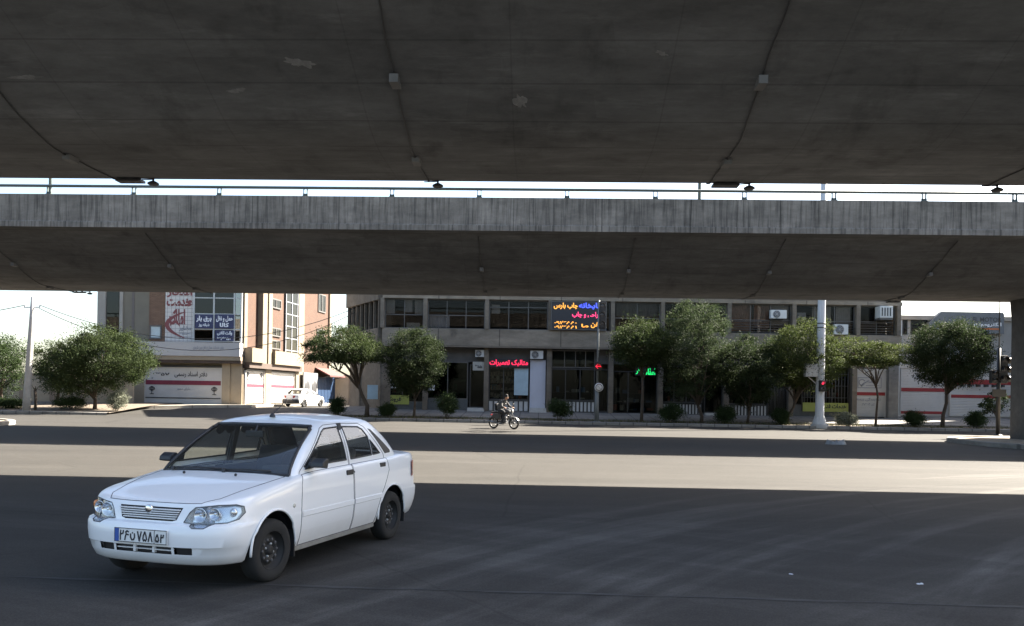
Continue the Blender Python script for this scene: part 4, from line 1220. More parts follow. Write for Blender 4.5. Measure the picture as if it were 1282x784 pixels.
mb = MB(); mb.box(x0 - xm, x1 - xm, -0.05, 0.35, 2.753, 2.86); mb.build('coping', M_STONE_B, r)
mb = MB(); mb.box((x0 - xm) + 1.7, (x0 - xm) + 1.95, -0.06, -0.003, -0.3, 2.75); mb.build('pilaster', M('tan_dark', (0.26, 0.20, 0.15), 0.9, 0.1, 2), r)
r, hw = side_root('gate_canopy', 'red brown tiled canopy roof above the blue gate', 'canopy', 393, 413, 0.0)
mb = MB(); mb.add([(-hw, -1.5, 2.75), (hw, -1.5, 2.75), (hw, -0.1, 3.45), (-hw, -0.1, 3.45), (-hw, -1.5, 2.63), (hw, -1.5, 2.63), (hw, -0.1, 3.33), (-hw, -0.1, 3.33)], [(0, 1, 2, 3), (7, 6, 5, 4), (0, 4, 5, 1), (1, 5, 6, 2), (2, 6, 7, 3), (3, 7, 4, 0)])
mb.build('roof', M('canopy_tile', (0.10, 0.03, 0.025), 0.8, 0.25, 3), r)
mb = MB()
for q in (-1, 1): mb.bar((q * (hw - 0.2), -0.12, 2.4), (q * (hw - 0.2), -1.4, 2.68), 0.08, 0.08)
mb.build('bracket', M_FRAME_D, r)

# left boundary wall behind the trees
x0, x1 = camxz(-60, 490, 60)[0], camxz(166, 490, 60)[0]
r, xm = wallbox('garden_wall', 'low tan garden wall with piers behind the left corner trees', 'wall', x0, x1, 60, 0.25, 2.1, M('garden_render', (0.36, 0.30, 0.22), 0.9, 0.15, 1.2))
mb = MB(); mb.box(x0 - xm, x1 - xm, -0.06, 0.3, 2.103, 2.2); mb.build('coping', M_STONE_B, r)
for px in (28, 66, 102, 140):
    x = camxz(px, 490, 60)[0] - xm; mb = MB(); mb.box(x - 0.18, x + 0.18, -0.1, -0.003, -0.3, 2.1); mb.build('pier', M('tan_dark', (0.26, 0.20, 0.15)), r)

# ------------------------------------------------------------------ low white building at the right
DR = 60.0
Q = frame('shop_building', 'low pale building at the right with white shutters and red stripes', 'building', 1190, DR)
root = Q.root
def qx(px): return Q.x(px, DR)
def qz(py, px=1190): return Q.z(py, DR, px)
zr = qz(397); x0, x1 = qx(1121.5), qx(1420)
mb = MB(); mb.box(x0, x1, 0, 12, -0.3, zr); mb.build('wall', M('pale_grey_render', (0.30, 0.295, 0.28), 0.85, 0.1, 0.8), root)
mb = MB(); mb.box(x0, x1, -0.25, -0.003, zr - 0.25, zr + 0.05); mb.build('cornice', M_STONE, root)
mb = MB(); mb.box(qx(1124), qx(1127.5), -0.12, -0.003, -0.2, zr - 0.26); mb.build('downpipe', M_GALV, root)
for a, b in ((1129, 1135), (1139, 1160)):
    mb = MB(); mb.box(qx(a), qx(b), -0.03, -0.003, qz(420), qz(401)); w_ = mb.build('window', M_FRAME_D, root)
    mb = MB(); mb.box(qx(a) + .05, qx(b) - .05, -0.055, -0.045, qz(419), qz(402)); mb.build('pane', M_WIN, w_)
for a, b, stripes in ((1127, 1182, ((491, 486.5), (519, 515.5))), (1190, 1268, ((481, 475), (498, 494)))):
    X0_, X1_, zb, zt = qx(a), qx(b), qz(521), qz(462)
    mb = MB(); rr = []
    for k in range(60):
        z = zb + (zt - zb) * k / 59; rr.append([(X0_, -0.06 - 0.012 * (k % 2), z), (X1_, -0.06 - 0.012 * (k % 2), z)])
    mb.grid(rr, 0, False); mb.box(X0_ - .08, X0_, -0.12, -0.004, zb, zt); mb.box(X1_, X1_ + .08, -0.12, -0.004, zb, zt); mb.box(X0_ - .08, X1_ + .08, -0.14, -0.004, zt, zt + .2)
    sh = mb.build('roller_shutter', M_WHITE2, root)
    for p0, p1 in stripes:
        mb = MB(); mb.box(X0_, X1_, -0.09, -0.074, qz(p0), qz(p1)); mb.build('stripe', M_REDB, sh)
for px in range(1202, 1262, 10):
    mb = MB(); mb.box(qx(px) - 0.07, qx(px) + 0.07, -0.5, -0.08, qz(484), qz(481)); mb.build('awning_bracket', M_FRAME_D, root)
# sign board on the roof edge
d = DR - 0.5; xa_, z1 = camxz(1163, 390, d); xb_, z0 = camxz(1257, 418, d); p = c2w((xa_ + xb_) / 2, d)
r = thing('shop_sign', 'wide dark grey sign board with white lettering on the right white building', 'sign', (p.x, p.y, z0), YAW)
hw, h = (xb_ - xa_) / 2, z1 - z0
mb = MB(); mb.prism([(-hw + 0.9, h), (hw - 0.1, h), (hw, h - 0.15), (hw, 0), (-hw, 0), (-hw, h * 0.45)], 0, 0.45, 'Y'); mb.build('panel', M('sign_grey', (0.13, 0.14, 0.15), 0.6, 0.12, 2), r)
text('lettering', 'EL MOTOR', -hw + 3.1, hw - 0.2, h * 0.55, h * 0.76, -0.012, M('dim_letters', (0.05, 0.05, 0.05), 0.6, 0), r, raw=True)
text('lettering', 'الکتروموتور', -hw + 3.1, hw - 0.2, h * 0.30, h * 0.52, -0.012, M_WHT, r, bold=0.03)
mb = MB(); mb.box(-hw + 3.1, hw - 0.3, -0.014, -0.003, h * 0.18, h * 0.25); mb.build('stripe', M('orange_stripe', (0.5, 0.14, 0.04), 0.6, 0), r)

# unseen block added beyond the right edge to throw shade along the pavement
p = c2w(48, 62); r = thing('shade_block', 'plain block added out of view to shade the pavement next to the low white building', 'building', (p.x, p.y, gz(p.x, p.y)), YAW)
mb = MB(); mb.box(-10, 11, -6.5, -1.6, -0.4, 15.2); mb.build('wall', M_STONE_B, r)
mb = MB(); mb.box(-10.1, 11.1, -6.6, -1.5, 15.203, 15.6); mb.build('cornice', M_STONE, r)
for k in range(4):
    for j in range(5):
        mb = MB(); mb.box(-9.4 + j * 4.2, -7.2 + j * 4.2, -6.56, -6.503, 1.2 + k * 3.5, 3.0 + k * 3.5); w_ = mb.build('window', M_FRAME_D, r)
        mb = MB(); mb.box(-9.3 + j * 4.2, -7.3 + j * 4.2, -6.58, -6.565, 1.3 + k * 3.5, 2.9 + k * 3.5); mb.build('pane', M_CGL, w_)
# ------------------------------------------------------------------ trees and shrubs
M_BARK = M('bark', (0.065, 0.05, 0.038), 0.95, 0.3, 6, bump=0.8, bscale=25)
LM = {'feather': leafmat('feathery_leaves', (0.019, 0.031, 0.012), (0.056, 0.075, 0.025)),
      'dark': leafmat('dense_dark_leaves', (0.014, 0.024, 0.010), (0.040, 0.054, 0.021)),
      'poplar': leafmat('grey_green_leaves', (0.020, 0.032, 0.014), (0.054, 0.072, 0.032)),
      'lime': leafmat('lime_leaves', (0.024, 0.038, 0.012), (0.074, 0.090, 0.026)),
      'oleander': leafmat('pale_shrub_leaves', (0.10, 0.11, 0.07), (0.32, 0.33, 0.26)),
      'box': leafmat('clipped_shrub_leaves', (0.02, 0.035, 0.014), (0.05, 0.075, 0.025))}

def leaves(cent, rad, nclump, nleaf, lsize, crad, seed, flat=False, hollow=0.55, up=0.3, lobes=9, even=False):
    """leaf-sized blades gathered in clumps through an uneven crown volume; returns clump centres and mesh arrays"""
    g = np.random.default_rng(seed)
    C_ = []
    lob = g.normal(size=(lobes, 3)); lob /= np.linalg.norm(lob, axis=1)[:, None]
    amp = g.uniform(0.88, 1.05, lobes) if even else g.uniform(0.66, 1.15, lobes)
    while len(C_) < nclump:
        v = g.normal(size=3); v /= np.linalg.norm(v)
        k = amp[np.argmax(lob @ v)]
        rr = (hollow + (1 - hollow) * g.random() ** 0.5) * k
        p = v * rr * np.array(rad)
        if flat and p[2] < -0.35 * rad[2]: p[2] *= 0.4
        C_.append(p + np.array(cent))
    C_ = np.array(C_)
    cs = g.uniform(0.45, 1.4, nclump) * crad
    n = nclump * nleaf
    idx = np.repeat(np.arange(nclump), nleaf)
    off = g.normal(size=(n, 3)) * 0.5
    off[:, 2] *= 0.65 if not flat else 0.4
    pos = C_[idx] + off * cs[idx][:, None]
    out = (pos - np.array(cent)); out /= (np.linalg.norm(out, axis=1)[:, None] + 1e-6)
    d = g.normal(size=(n, 3)) + out * 0.7; d[:, 2] += up * g.normal(size=n)
    d /= np.linalg.norm(d, axis=1)[:, None]
    s = np.cross(d, g.normal(size=(n, 3))); s /= np.linalg.norm(s, axis=1)[:, None]
    L = lsize * g.uniform(0.6, 1.3, n); W = L * g.uniform(0.32, 0.5, n)
    a = pos - d * L[:, None] / 2; b = pos + d * L[:, None] / 2
    nrm = np.cross(d, s)
    m1 = pos + s * W[:, None] / 2 + nrm * L[:, None] * 0.06; m2 = pos - s * W[:, None] / 2 + nrm * L[:, None] * 0.06
    V = np.stack([a, m1, b, m2], 1).reshape(-1, 3)
    return C_, V, n

def leaf_object(name, V, n, mat, parent):
    me = bpy.data.meshes.new(name)
    me.vertices.add(4 * n); me.vertices.foreach_set('co', V.astype(np.float32).reshape(-1))
    me.loops.add(4 * n); me.loops.foreach_set('vertex_index', np.arange(4 * n, dtype=np.int32))
    me.polygons.add(n); me.polygons.foreach_set('loop_start', np.arange(0, 4 * n, 4, dtype=np.int32))
    me.update(calc_edges=True)
    me.materials.append(mat)
    o = bpy.data.objects.new(name, me); col.objects.link(o); o.parent = parent
    return o

def tree(name, label, base, crown_px, d, kind, trunk_r=0.11, bend=0.2, nclump=110, nleaf=62, lsize=0.2, crad=0.55, seed=1, flat=False, hollow=0.5, depth=0.9, group='street trees along the far kerb', branch_from=0.45, up=0.3):
    """base = photo pixel of the trunk foot, crown_px = (x0, x1, y0, y1) the crown's extent in the photo, d = metres away"""
    bxx, _ = camxz(base, 520, d); wb = c2w(bxx, d); zb = gz(wb.x, wb.y) + 0.1
    r = thing(name, label, 'tree', (wb.x, wb.y, zb), YAW, group)
    xa_, zt = camxz(crown_px[0], crown_px[2], d); xb_, zl = camxz(crown_px[1], crown_px[3], d)
    cent = ((xa_ + xb_) / 2 - bxx, 0.0, (zt + zl) / 2 - zb); rx = (xb_ - xa_) / 2; rz = (zt - zl) / 2
    rad = (rx * 0.92, rx * depth, rz * 0.92)
    C_, V, n = leaves(cent, rad, int(nclump * 1.25), int(nleaf * 1.8), lsize * 0.62, crad * 0.95, seed, flat, hollow, up, even=name == 'clipped_tree')
    leaf_object('crown', V, n, LM[kind], r)
    rnd = random.Random(seed); mb = MB()
    fork = Vector((cent[0] * 0.45 + bend * 0.2, 0, max(0.9, (cent[2] - rz) * 0.95)))
    pts = [Vector((0, 0, -0.25)), Vector((bend * 0.15, 0.02, fork.z * 0.35)), Vector((fork.x * 0.7 + bend * 0.2, -0.03, fork.z * 0.7)), fork]
    mb.tube(pts, [trunk_r * 1.2, trunk_r * 0.9, trunk_r * 0.78, trunk_r * 0.7], 10)
    for k in range(9):
        c = Vector(C_[rnd.randrange(len(C_))]); mid = fork.lerp(c, 0.5) + Vector((rnd.uniform(-.15, .15), rnd.uniform(-.15, .15), rnd.uniform(-.05, .25)))
        mb.tube([fork + Vector((0, 0, -0.1 * (k % 3))), fork.lerp(mid, 0.5) + Vector((0, 0, 0.08)), mid, c], [trunk_r * 0.62, trunk_r * 0.45, trunk_r * 0.3, trunk_r * 0.1], 7)
        for j in range(2):
            c2 = Vector(C_[rnd.randrange(len(C_))])
            if (c2 - mid).length < rx * 1.0: mb.tube([mid, mid.lerp(c2, 0.5) + Vector((0, 0, 0.1)), c2], [trunk_r * 0.28, trunk_r * 0.18, trunk_r * 0.06], 6)
    mb.build('trunk', M_BARK, r)
    return r

tree('broad_tree', 'tree at the far left edge, its shade put into dark leaves, beside the leaning concrete pole', 2, (-40, 37, 414, 496), 53.5, 'box', seed=11, nclump=120, crad=0.6, group='trees at the left corner')  # darker shrub leaf colour painted in for the shade this tree stands in
tree('broad_tree', 'wide umbrella shaped green tree between the leaning pole and the corner building', 118, (44, 192, 402, 502), 53, 'feather', seed=12, nclump=300, nleaf=80, crad=0.6, trunk_r=0.13, depth=0.75, hollow=0.35, group='trees at the left corner')
tree('dark_tree', 'small dark tree behind the wide umbrella shaped tree', 70, (40, 110, 430, 496), 57, 'box', seed=21, nclump=90, group='trees at the left corner')
tree('feathery_tree', 'feathery light green tree with bare forked limbs at the side street corner', 459, (372, 497, 401, 480), 51, 'feather', seed=13, nclump=230, nleaf=62, crad=0.52, bend=0.2, trunk_r=0.14, flat=True, hollow=0.4, depth=0.8)
tree('clipped_tree', 'dense round dark tree with a straight stem right of the feathery tree', 518, (479, 559, 407, 496), 51.3, 'dark', seed=14, nclump=240, nleaf=80, crad=0.45, lsize=0.17, hollow=0.45, trunk_r=0.09)
tree('umbrella_tree', 'low umbrella shaped dark tree right of the slim traffic light', 803, (754, 852, 392, 471), 51.2, 'feather', seed=15, nclump=180, nleaf=70, crad=0.5, hollow=0.35, flat=False, trunk_r=0.10)
tree('poplar_tree', 'tallest ragged grey green tree, its crown reaching up to the flyover', 878, (820, 915, 372, 506), 51.4, 'poplar', seed=16, nclump=290, nleaf=70, crad=0.5, lsize=0.18, hollow=0.35, trunk_r=0.12, up=0.8)
tree('street_tree', 'dark tree with a yellow green top between the tallest tree and the tall mast', 936, (892, 982, 414, 516), 51.2, 'dark', seed=17, nclump=200, nleaf=66, crad=0.45, hollow=0.4, trunk_r=0.09)
tree('lime_tree', 'fresh green tree whose crown spreads behind the tall pale mast', 986, (950, 1062, 396, 500), 51.3, 'lime', seed=18, nclump=280, nleaf=66, crad=0.5, hollow=0.4, trunk_r=0.10)
tree('thin_tree', 'slender tree with a crooked thin stem in front of the white shutter', 1096, (1044, 1143, 415, 480), 51.1, 'lime', seed=19, nclump=130, nleaf=60, crad=0.48, bend=0.5, trunk_r=0.075, flat=True, hollow=0.4)
tree('clipped_tree', 'full dark round tree before the low white building', 1180, (1134, 1243, 393, 490), 51.0, 'dark', seed=20, nclump=380, nleaf=85, crad=0.5, lsize=0.17, hollow=0.45, bend=0.3, trunk_r=0.12)
tree('sapling', 'thin sapling with sparse leaves beside the flyover pier', 1248, (1222, 1268, 487, 520), 47.5, 'poplar', seed=22, nclump=26, nleaf=40, crad=0.32, trunk_r=0.03, hollow=0.2)
tree('red_leaved_tree', 'small green tree behind the wall at the end of the side street', 372, (350, 420, 448, 500), 84, 'dark', seed=23, nclump=80, crad=0.8, lsize=0.3, group='trees at the left corner')

def shrub(label, px, py0, pw, d, kind, seed, nclump=110, nleaf=70, lsize=0.085):
    x, _ = camxz(px, 520, d); p = c2w(x, d); zb = gz(p.x, p.y) + 0.1
    r = thing('shrub', label, 'shrub', (p.x, p.y, zb), YAW, 'shrubs in the planting strip')
    _, zt = camxz(px, py0, d); h = (zt - zb) * 1.08; rx = pw / 2 / FPX * d * 1.1
    C_, V, n = leaves((0, 0, h * 0.55), (rx * 0.85, rx * 0.8, h * 0.45), nclump, nleaf, lsize, 0.26, seed, hollow=0.2)
    leaf_object('foliage', V, n, LM[kind], r)
    mb = MB(); rnd = random.Random(seed)
    for k in range(6):
        c = Vector(C_[rnd.randrange(len(C_))]); mb.tube([(rnd.uniform(-.08, .08), rnd.uniform(-.08, .08), -0.15), c * 0.5 + Vector((0, 0, 0.03)), c], [0.02, 0.014, 0.006], 5)
    mb.build('stem', M_BARK, r)
for a in (('pale flowering shrub below the umbrella shaped tree at the left corner', 146, 490, 26, 52.0, 'oleander', 31),
          ('low dark bush behind the left kerb under the umbrella shaped tree', 88, 497, 48, 52.5, 'box', 32),
          ('low dark bush at the far left edge behind the kerb', 12, 500, 40, 52.5, 'box', 33),
          ('small dark shrub at the side street corner under the feathery tree', 422, 498, 20, 51.0, 'box', 34),
          ('dark shrub in front of the yellow shop banner', 485, 507, 20, 50.6, 'box', 35),
          ('rounded dark shrub right of the clipped tree stem, before the green glass shop', 560, 495, 32, 50.6, 'box', 36),
          ('rounded dark shrub below the pale door, left of the slim traffic light', 700, 499, 36, 50.6, 'box', 37),
          ('dark shrub between the umbrella tree and the tallest tree', 839, 506, 36, 50.5, 'box', 38),
          ('small dark shrub at the foot of the tallest tree', 907, 509, 26, 50.5, 'box', 39),
          ('small dark shrub left of the tall pale mast', 978, 512, 22, 50.4, 'box', 40),
          ('silvery pale flowering shrub just right of the tall pale mast', 1061, 518, 28, 50.2, 'oleander', 41),
          ('dark shrub left of the round tree before the low white building', 1146, 517, 28, 50.3, 'box', 42),
          ('dark spiky shrub right of the round tree before the low white building', 1222, 516, 28, 50.2, 'box', 43)):
    shrub(*a)
# tiny stump with side shoots beside the leaning pole
x, _ = camxz(44, 515, 51.8); p = c2w(x, 51.8)
r = thing('pollarded_sapling', 'short pollarded sapling standing right of the leaning concrete pole', 'tree', (p.x, p.y, gz(p.x, p.y)), YAW)
mb = MB(); mb.tube([(0, 0, -0.1), (0.02, 0, 0.7), (-0.02, 0, 1.35)], [0.09, 0.08, 0.09], 8)
for k in range(6): a = k * 1.05; mb.tube([(0, 0, 1.3), (0.2 * math.cos(a), 0.2 * math.sin(a), 1.6)], [0.04, 0.015], 6)
mb.build('trunk', M_BARK, r)
# dry grass and litter on the planting strips
def tufts(name, x0, x1, d0, d1, n, seed, mat):
    g = np.random.default_rng(seed); P = []
    for k in range(n):
        x, d = g.uniform(x0, x1), g.uniform(d0, d1); p = c2w(x, d); z = gz(p.x, p.y) + 0.1
        h = g.uniform(0.05, 0.22); a = g.uniform(0, PI); dx, dy = 0.02 * math.cos(a), 0.02 * math.sin(a); lx, ly = g.normal(0, .06), g.normal(0, .06)
        P += [(p.x - dx, p.y - dy, z), (p.x + dx, p.y + dy, z), (p.x + lx + .004, p.y + ly, z + h), (p.x + lx - .004, p.y + ly, z + h)]
    o = leaf_object(name, np.array(P), n, mat, None); o['kind'] = 'stuff'
    tag(o, 'sparse dry grass growing on the bare planting strip', 'grass')
tufts('grass', -11, 32, KD + 0.4, KD + 1.9, 3000, 5, leafmat('dry_grass', (0.06, 0.07, 0.025), (0.14, 0.13, 0.06)))
# ------------------------------------------------------------------ poles, signals, cables
M_POLEC = M('concrete_pole', (0.34, 0.33, 0.31), 0.85, 0.12, 3)
M_MAST = M('pale_mast', (0.46, 0.47, 0.48), 0.55, 0.2, 3, streak=True)
M_SIG = M('signal_black', (0.009, 0.009, 0.010), 0.45, 0.2, 6)
M_LREDON = M('red_lamp_lit', (1.0, 0.03, 0.08), 0.4, 0, emit=0.2)
M_LOFF = M('signal_lens', (0.05, 0.05, 0.055), 0.2, 0.1, 5)
M_VIS = M('visor_grey', (0.28, 0.29, 0.31), 0.5, 0.1, 5)
def post(name, label, cat, px, d, group=None, lift=0.1):
    x, _ = camxz(px, 520, d); p = c2w(x, d); z = gz(p.x, p.y) + lift
    r = thing(name, label, cat, (p.x, p.y, z), YAW, group)
    def loc(qx, qy):
        a, b = camxz(qx, qy, d); return a - x, b - z
    return r, loc
def head(mb_parent, x, z0, z1, wdt, fy, n=3, lit=None, y=0.0, fdir=-1):
    """signal head with hooded round lenses; fdir: which way along y it looks, 0 = sideways (+x)"""
    mb = MB(); mb.box(x - wdt / 2, x + wdt / 2, y - 0.12, y + 0.12, z0, z1)
    h = mb.build('signal_head', M_SIG, mb_parent, bevel=0.02)
    for k in range(n):
        zc = z0 + (z1 - z0) * (k + 0.5) / n; rr = min(wdt * (0.36 if n > 2 else 0.24), (z1 - z0) / n * 0.36)
        m = MB(); m.lathe([(0, -0.135), (rr * 0.7, -0.13), (rr, -0.122)], 'Y', (x, y, zc), 16); m.build('lens', M_LREDON if lit == k else M_LOFF, h)
        m = MB(); rows = []
        for a in np.linspace(-0.25, PI + 0.25, 14): rows.append([(x + (rr + .02) * math.cos(a), y - 0.12, zc + (rr + .02) * math.sin(a)), (x + (rr + .02) * math.cos(a), y - 0.34, zc + (rr + .02) * math.sin(a) + 0.02)])
        m.grid(rows, 0, True); m.build('visor', M_VIS if fdir < 0 else M_SIG, h, fix=False)
    return h
# slim signal at the kerb
r, L = post('traffic_light', 'slim traffic light pole at the kerb with a red lit arrow halfway up', 'traffic light', 747, 50.3)
ztop = L(747, 376)[1]
mb = MB(); mb.tube([(0, 0, -0.15), (0, 0, L(747, 482)[1])], [0.14, 0.12], 12); mb.tube([(0, 0, L(747, 482)[1]), (0.03, 0, ztop)], [0.07, 0.06], 12)
mb.lathe([(0.3, -0.05), (0.3, 0.03), (0.16, 0.06)], 'Z', (0, 0, 0), 16)
mb.build('pole', M('pole_grey_green', (0.13, 0.14, 0.14), 0.5, 0.15, 4), r)
xh, z1 = L(754, 378); _, z0 = L(754, 412)
hd = head(r, xh + 0.02, z0, z1, 0.42, -1)
mb = MB(); mb.box(0.05, xh - 0.15, -0.03, 0.03, z0 + 0.25, z0 + 0.31); mb.box(0.05, xh - 0.15, -0.03, 0.03, z1 - 0.31, z1 - 0.25); mb.build('bracket', M_SIG, r)
xa_, zc = L(748.5, 459)
head(r, xa_ - 0.0, zc - 0.26, zc + 0.26, 0.4, -1, n=1, y=-0.14)
mb = MB(); q = 0.14; y = -0.42
for s in (1, -1):
    mb.bar((xa_ + 0.16, -0.295, zc), (xa_ - 0.14, -0.295, zc), 0.06, 0.02); mb.bar((xa_ - 0.16, -0.295, zc), (xa_ - 0.02, -0.295, zc + s * 0.14), 0.06, 0.02)
mb.build('arrow', M_LREDON, r)
xa_, zc = L(749.5, 485)
mb = MB(); mb.lathe([(0, -0.2), (0.24, -0.2), (0.26, -0.18), (0.26, -0.14), (0, -0.14)], 'Y', (xa_, 0, zc), 24); sg = mb.build('round_sign', M('sign_white', (0.6, 0.6, 0.6), 0.5, 0.05, 3), r)
mb = MB(); mb.tube([(xa_ + 0.19 * math.cos(a), -0.203, zc + 0.19 * math.sin(a)) for a in np.linspace(0, 2 * PI, 25)], 0.02, 6, cap=False); mb.bar((xa_ - 0.1, -0.205, zc + 0.1), (xa_ + 0.1, -0.205, zc - 0.1), 0.05, 0.012); mb.build('symbol', M_SIG, sg)

# tall pale mast
r, L = post('lamp_mast', 'tall thick pale steel mast at the far kerb with a grey cabinet on its side', 'mast', 1026, 49.9)
mb = MB(); zt = 19.0
mb.tube([(0, 0, -0.2), (0, 0, 0.25), (0, 0, 0.7), (0.03, 0, 8.0), (0.08, 0, zt)], [0.42, 0.40, 0.26, 0.22, 0.15], 20)
mb.build('pole', M_MAST, r)
mb = MB(); mb.lathe([(0.52, -0.1), (0.52, 0.12), (0.40, 0.18)], 'Z', (0, 0, 0), 20); mb.build('base', M_POLEC, r)
x0, z1 = L(1007, 455.5); x1, z0 = L(1022, 472)
mb = MB(); mb.box(x0, x1, -0.3, 0.12, z0, z1); cb = mb.build('cabinet', M('cabinet_grey', (0.40, 0.41, 0.41), 0.5, 0.08, 2), r, bevel=0.02)
mb = MB(); mb.box(x0 + 0.06, x1 - 0.06, -0.312, -0.302, z0 + 0.06, z1 - 0.06); mb.build('cabinet_door', M('cabinet_grey', (0.40, 0.41, 0.41)), cb)
mb = MB(); mb.bar((x0 + 0.2, -0.1, z0), (-0.15, -0.1, z0 - 0.5), 0.05, 0.05); mb.bar((x1 - 0.05, -0.1, z0 + 0.1), (-0.2, -0.1, z0 + 0.1), 0.06, 0.06); mb.build('bracket', M_GALV, r)
xc, z1 = L(1026.5, 476.5); _, z0 = L(1026, 490.5)
h = head(r, xc, z0, z1, 0.34, -1, n=2, lit=1, y=-0.36)
zb_ = L(1027, 411)[1]
mb = MB()
for k in (0, 1): mb.lathe([(0.235, zb_ + 0.25 * k), (0.25, zb_ + 0.25 * k), (0.25, zb_ + 0.25 * k + 0.06), (0.235, zb_ + 0.25 * k + 0.06)], 'Z', (0.03, 0, 0), 20)
mb.bar((0.2, 0, zb_ + 0.1), (0.5, 0, zb_ + 0.1), 0.04, 0.04)
mb.build('strap', M_FRAME_D, r)
for k in range(6):
    a = k * PI / 3; m = MB(); cx_, cy_ = 0.08 + 0.9 * math.cos(a), 0.9 * math.sin(a)
    m.box(cx_ - 0.22, cx_ + 0.22, cy_ - 0.2, cy_ + 0.2, zt - 0.1, zt + 0.12); m.bar((0.08, 0, zt), (cx_, cy_, zt - 0.1), 0.05, 0.05); m.build('floodlight', M_GALV, r)

# black signal on the island
r, L = post('traffic_light', 'black traffic light on the island by the flyover pier', 'traffic light', 1249.5, 40.6, lift=0.16)
mb = MB(); mb.tube([(0, 0, -0.15), (0, 0, L(1249, 436)[1])], [0.10, 0.085], 12); mb.tube([(0, 0, L(1249, 436)[1]), (0, 0, L(1249, 340)[1])], 0.025, 8); mb.lathe([(0.22, -0.05), (0.22, 0.03), (0.1, 0.06)], 'Z', (0, 0, 0), 16)
mb.build('pole', M_SIG, r)
xh, z1 = L(1256, 445.5); _, z0 = L(1256, 480); hb = head(r, xh, z0, z1, 0.36, 1, y=0.0, fdir=1)
mb = MB()
for k in range(3):
    zc = z0 + (z1 - z0) * (k + 0.5) / 3; mb.tube([(xh + 0.18, 0, zc), (xh + 0.36, 0, zc - 0.02)], [0.14, 0.15], 12)
mb.build('visor', M_SIG, hb)
x0, z1 = L(1240, 463.5); x1, z0 = L(1247.5, 480); head(r, (x0 + x1) / 2, z0, z1, x1 - x0, 1, n=2, y=0.0, fdir=1)
x0, z1 = L(1240.5, 487.5); x1, z0 = L(1257.5, 497)
mb = MB(); mb.box(x0, x1, -0.14, -0.11, z0, z1); mb.build('plate', M('plate_back', (0.03, 0.03, 0.03), 0.5, 0.1, 3), r)

# leaning concrete pole at the left with its wires
r, L = post('utility_pole', 'leaning pale concrete utility pole carrying cables at the left corner', 'utility pole', 32.5, 51.0)
xt, zt = L(41.5, 372)
mb = MB(); n = 6
mb.tube([(xt * t, 0, -0.3 + (zt + 0.3) * t) for t in np.linspace(0, 1, n)], [0.24 - 0.12 * t for t in np.linspace(0, 1, n)], 10)
mb.build('pole', M_POLEC, r)
mb = MB(); xw, zw = L(40.5, 385); mb.bar((xw - 0.5, 0, zw), (xw + 0.5, 0, zw + 0.02), 0.06, 0.06)
for q in (-0.45, 0.45): mb.lathe([(0.04, 0.02), (0.05, 0.06), (0.03, 0.1), (0.05, 0.14), (0.0, 0.16)], 'Z', (xw + q, 0, zw), 8)
mb.build('crossarm', M_GALV, r)
def cable(label, p, q, sag, rad=0.022, group='overhead cables'):
    n = 24; o = Vector(p); pts = []
    for i in range(n + 1):
        t = i / n; v = Vector(p).lerp(Vector(q), t) - o; v.z -= sag * 4 * t * (1 - t); pts.append(v)
    mb = MB(); mb.tube(pts, rad, 6)
    c = mb.build('cable', M_SIG, None, loc=o); tag(c, label, 'cable', group)
P0 = at(41, 385, 51)
cable('upper overhead cable running right from the leaning pole past the corner building', P0 + Vector((0.45, 0, .14)), at(445, 385.5, 57.3), 2.1)
cable('lower overhead cable running right from the leaning pole past the corner building', P0 + Vector((0.4, 0, -.05)), at(445, 391, 57.3), 2.6)
cable('overhead cable leaving the photo at the left from the leaning pole', P0 + Vector((-0.45, 0, .14)), at(-260, 404, 51), 0.5)
# white splash mark and small litter on the road
def blob(label, px, py, d, rx, ry, seed, m, cat, name):
    x, _ = camxz(px, py, d); p = c2w(x, d); rnd = random.Random(seed); mb = MB(); z = gz(p.x, p.y)
    n = 16; top, bot = [], []
    for i in range(n):
        a = 2 * PI * i / n; k = rnd.uniform(0.4, 1.0); top.append((rx * k * .8 * math.cos(a), ry * k * .8 * math.sin(a), rnd.uniform(.02, .22) * min(1, rx * 2))); bot.append((rx * k * math.cos(a), ry * k * math.sin(a), 0.004))
    mb.grid([bot, top], 0, True, True); mb.add([(0, 0, .09 * min(1, rx * 2))] + top, [(0, 1 + i, 1 + (i + 1) % n) for i in range(n)], 0, True)
    o = mb.build(name, m, None, loc=(p.x, p.y, z)); tag(o, label, cat)
M_LIT = M('white_litter', (0.65, 0.66, 0.68), 0.8, 0.1, 8)
blob('crumpled pale plastic sheet lying in the shade on the far road', 1046, 556, 32.0, 0.5, 0.3, 3, M('dusty_plastic', (0.2, 0.21, 0.22), 0.5, 0.3, 6), 'litter', 'plastic_sheet')
blob('small white scrap of litter lying on the near road, the one farther left', 991, 713, 7.95, 0.03, 0.02, 4, M_LIT, 'litter', 'litter_scrap')
blob('small white scrap of litter lying on the near road, the one farther right', 1151, 725, 7.6, 0.04, 0.02, 5, M_LIT, 'litter', 'litter_scrap')
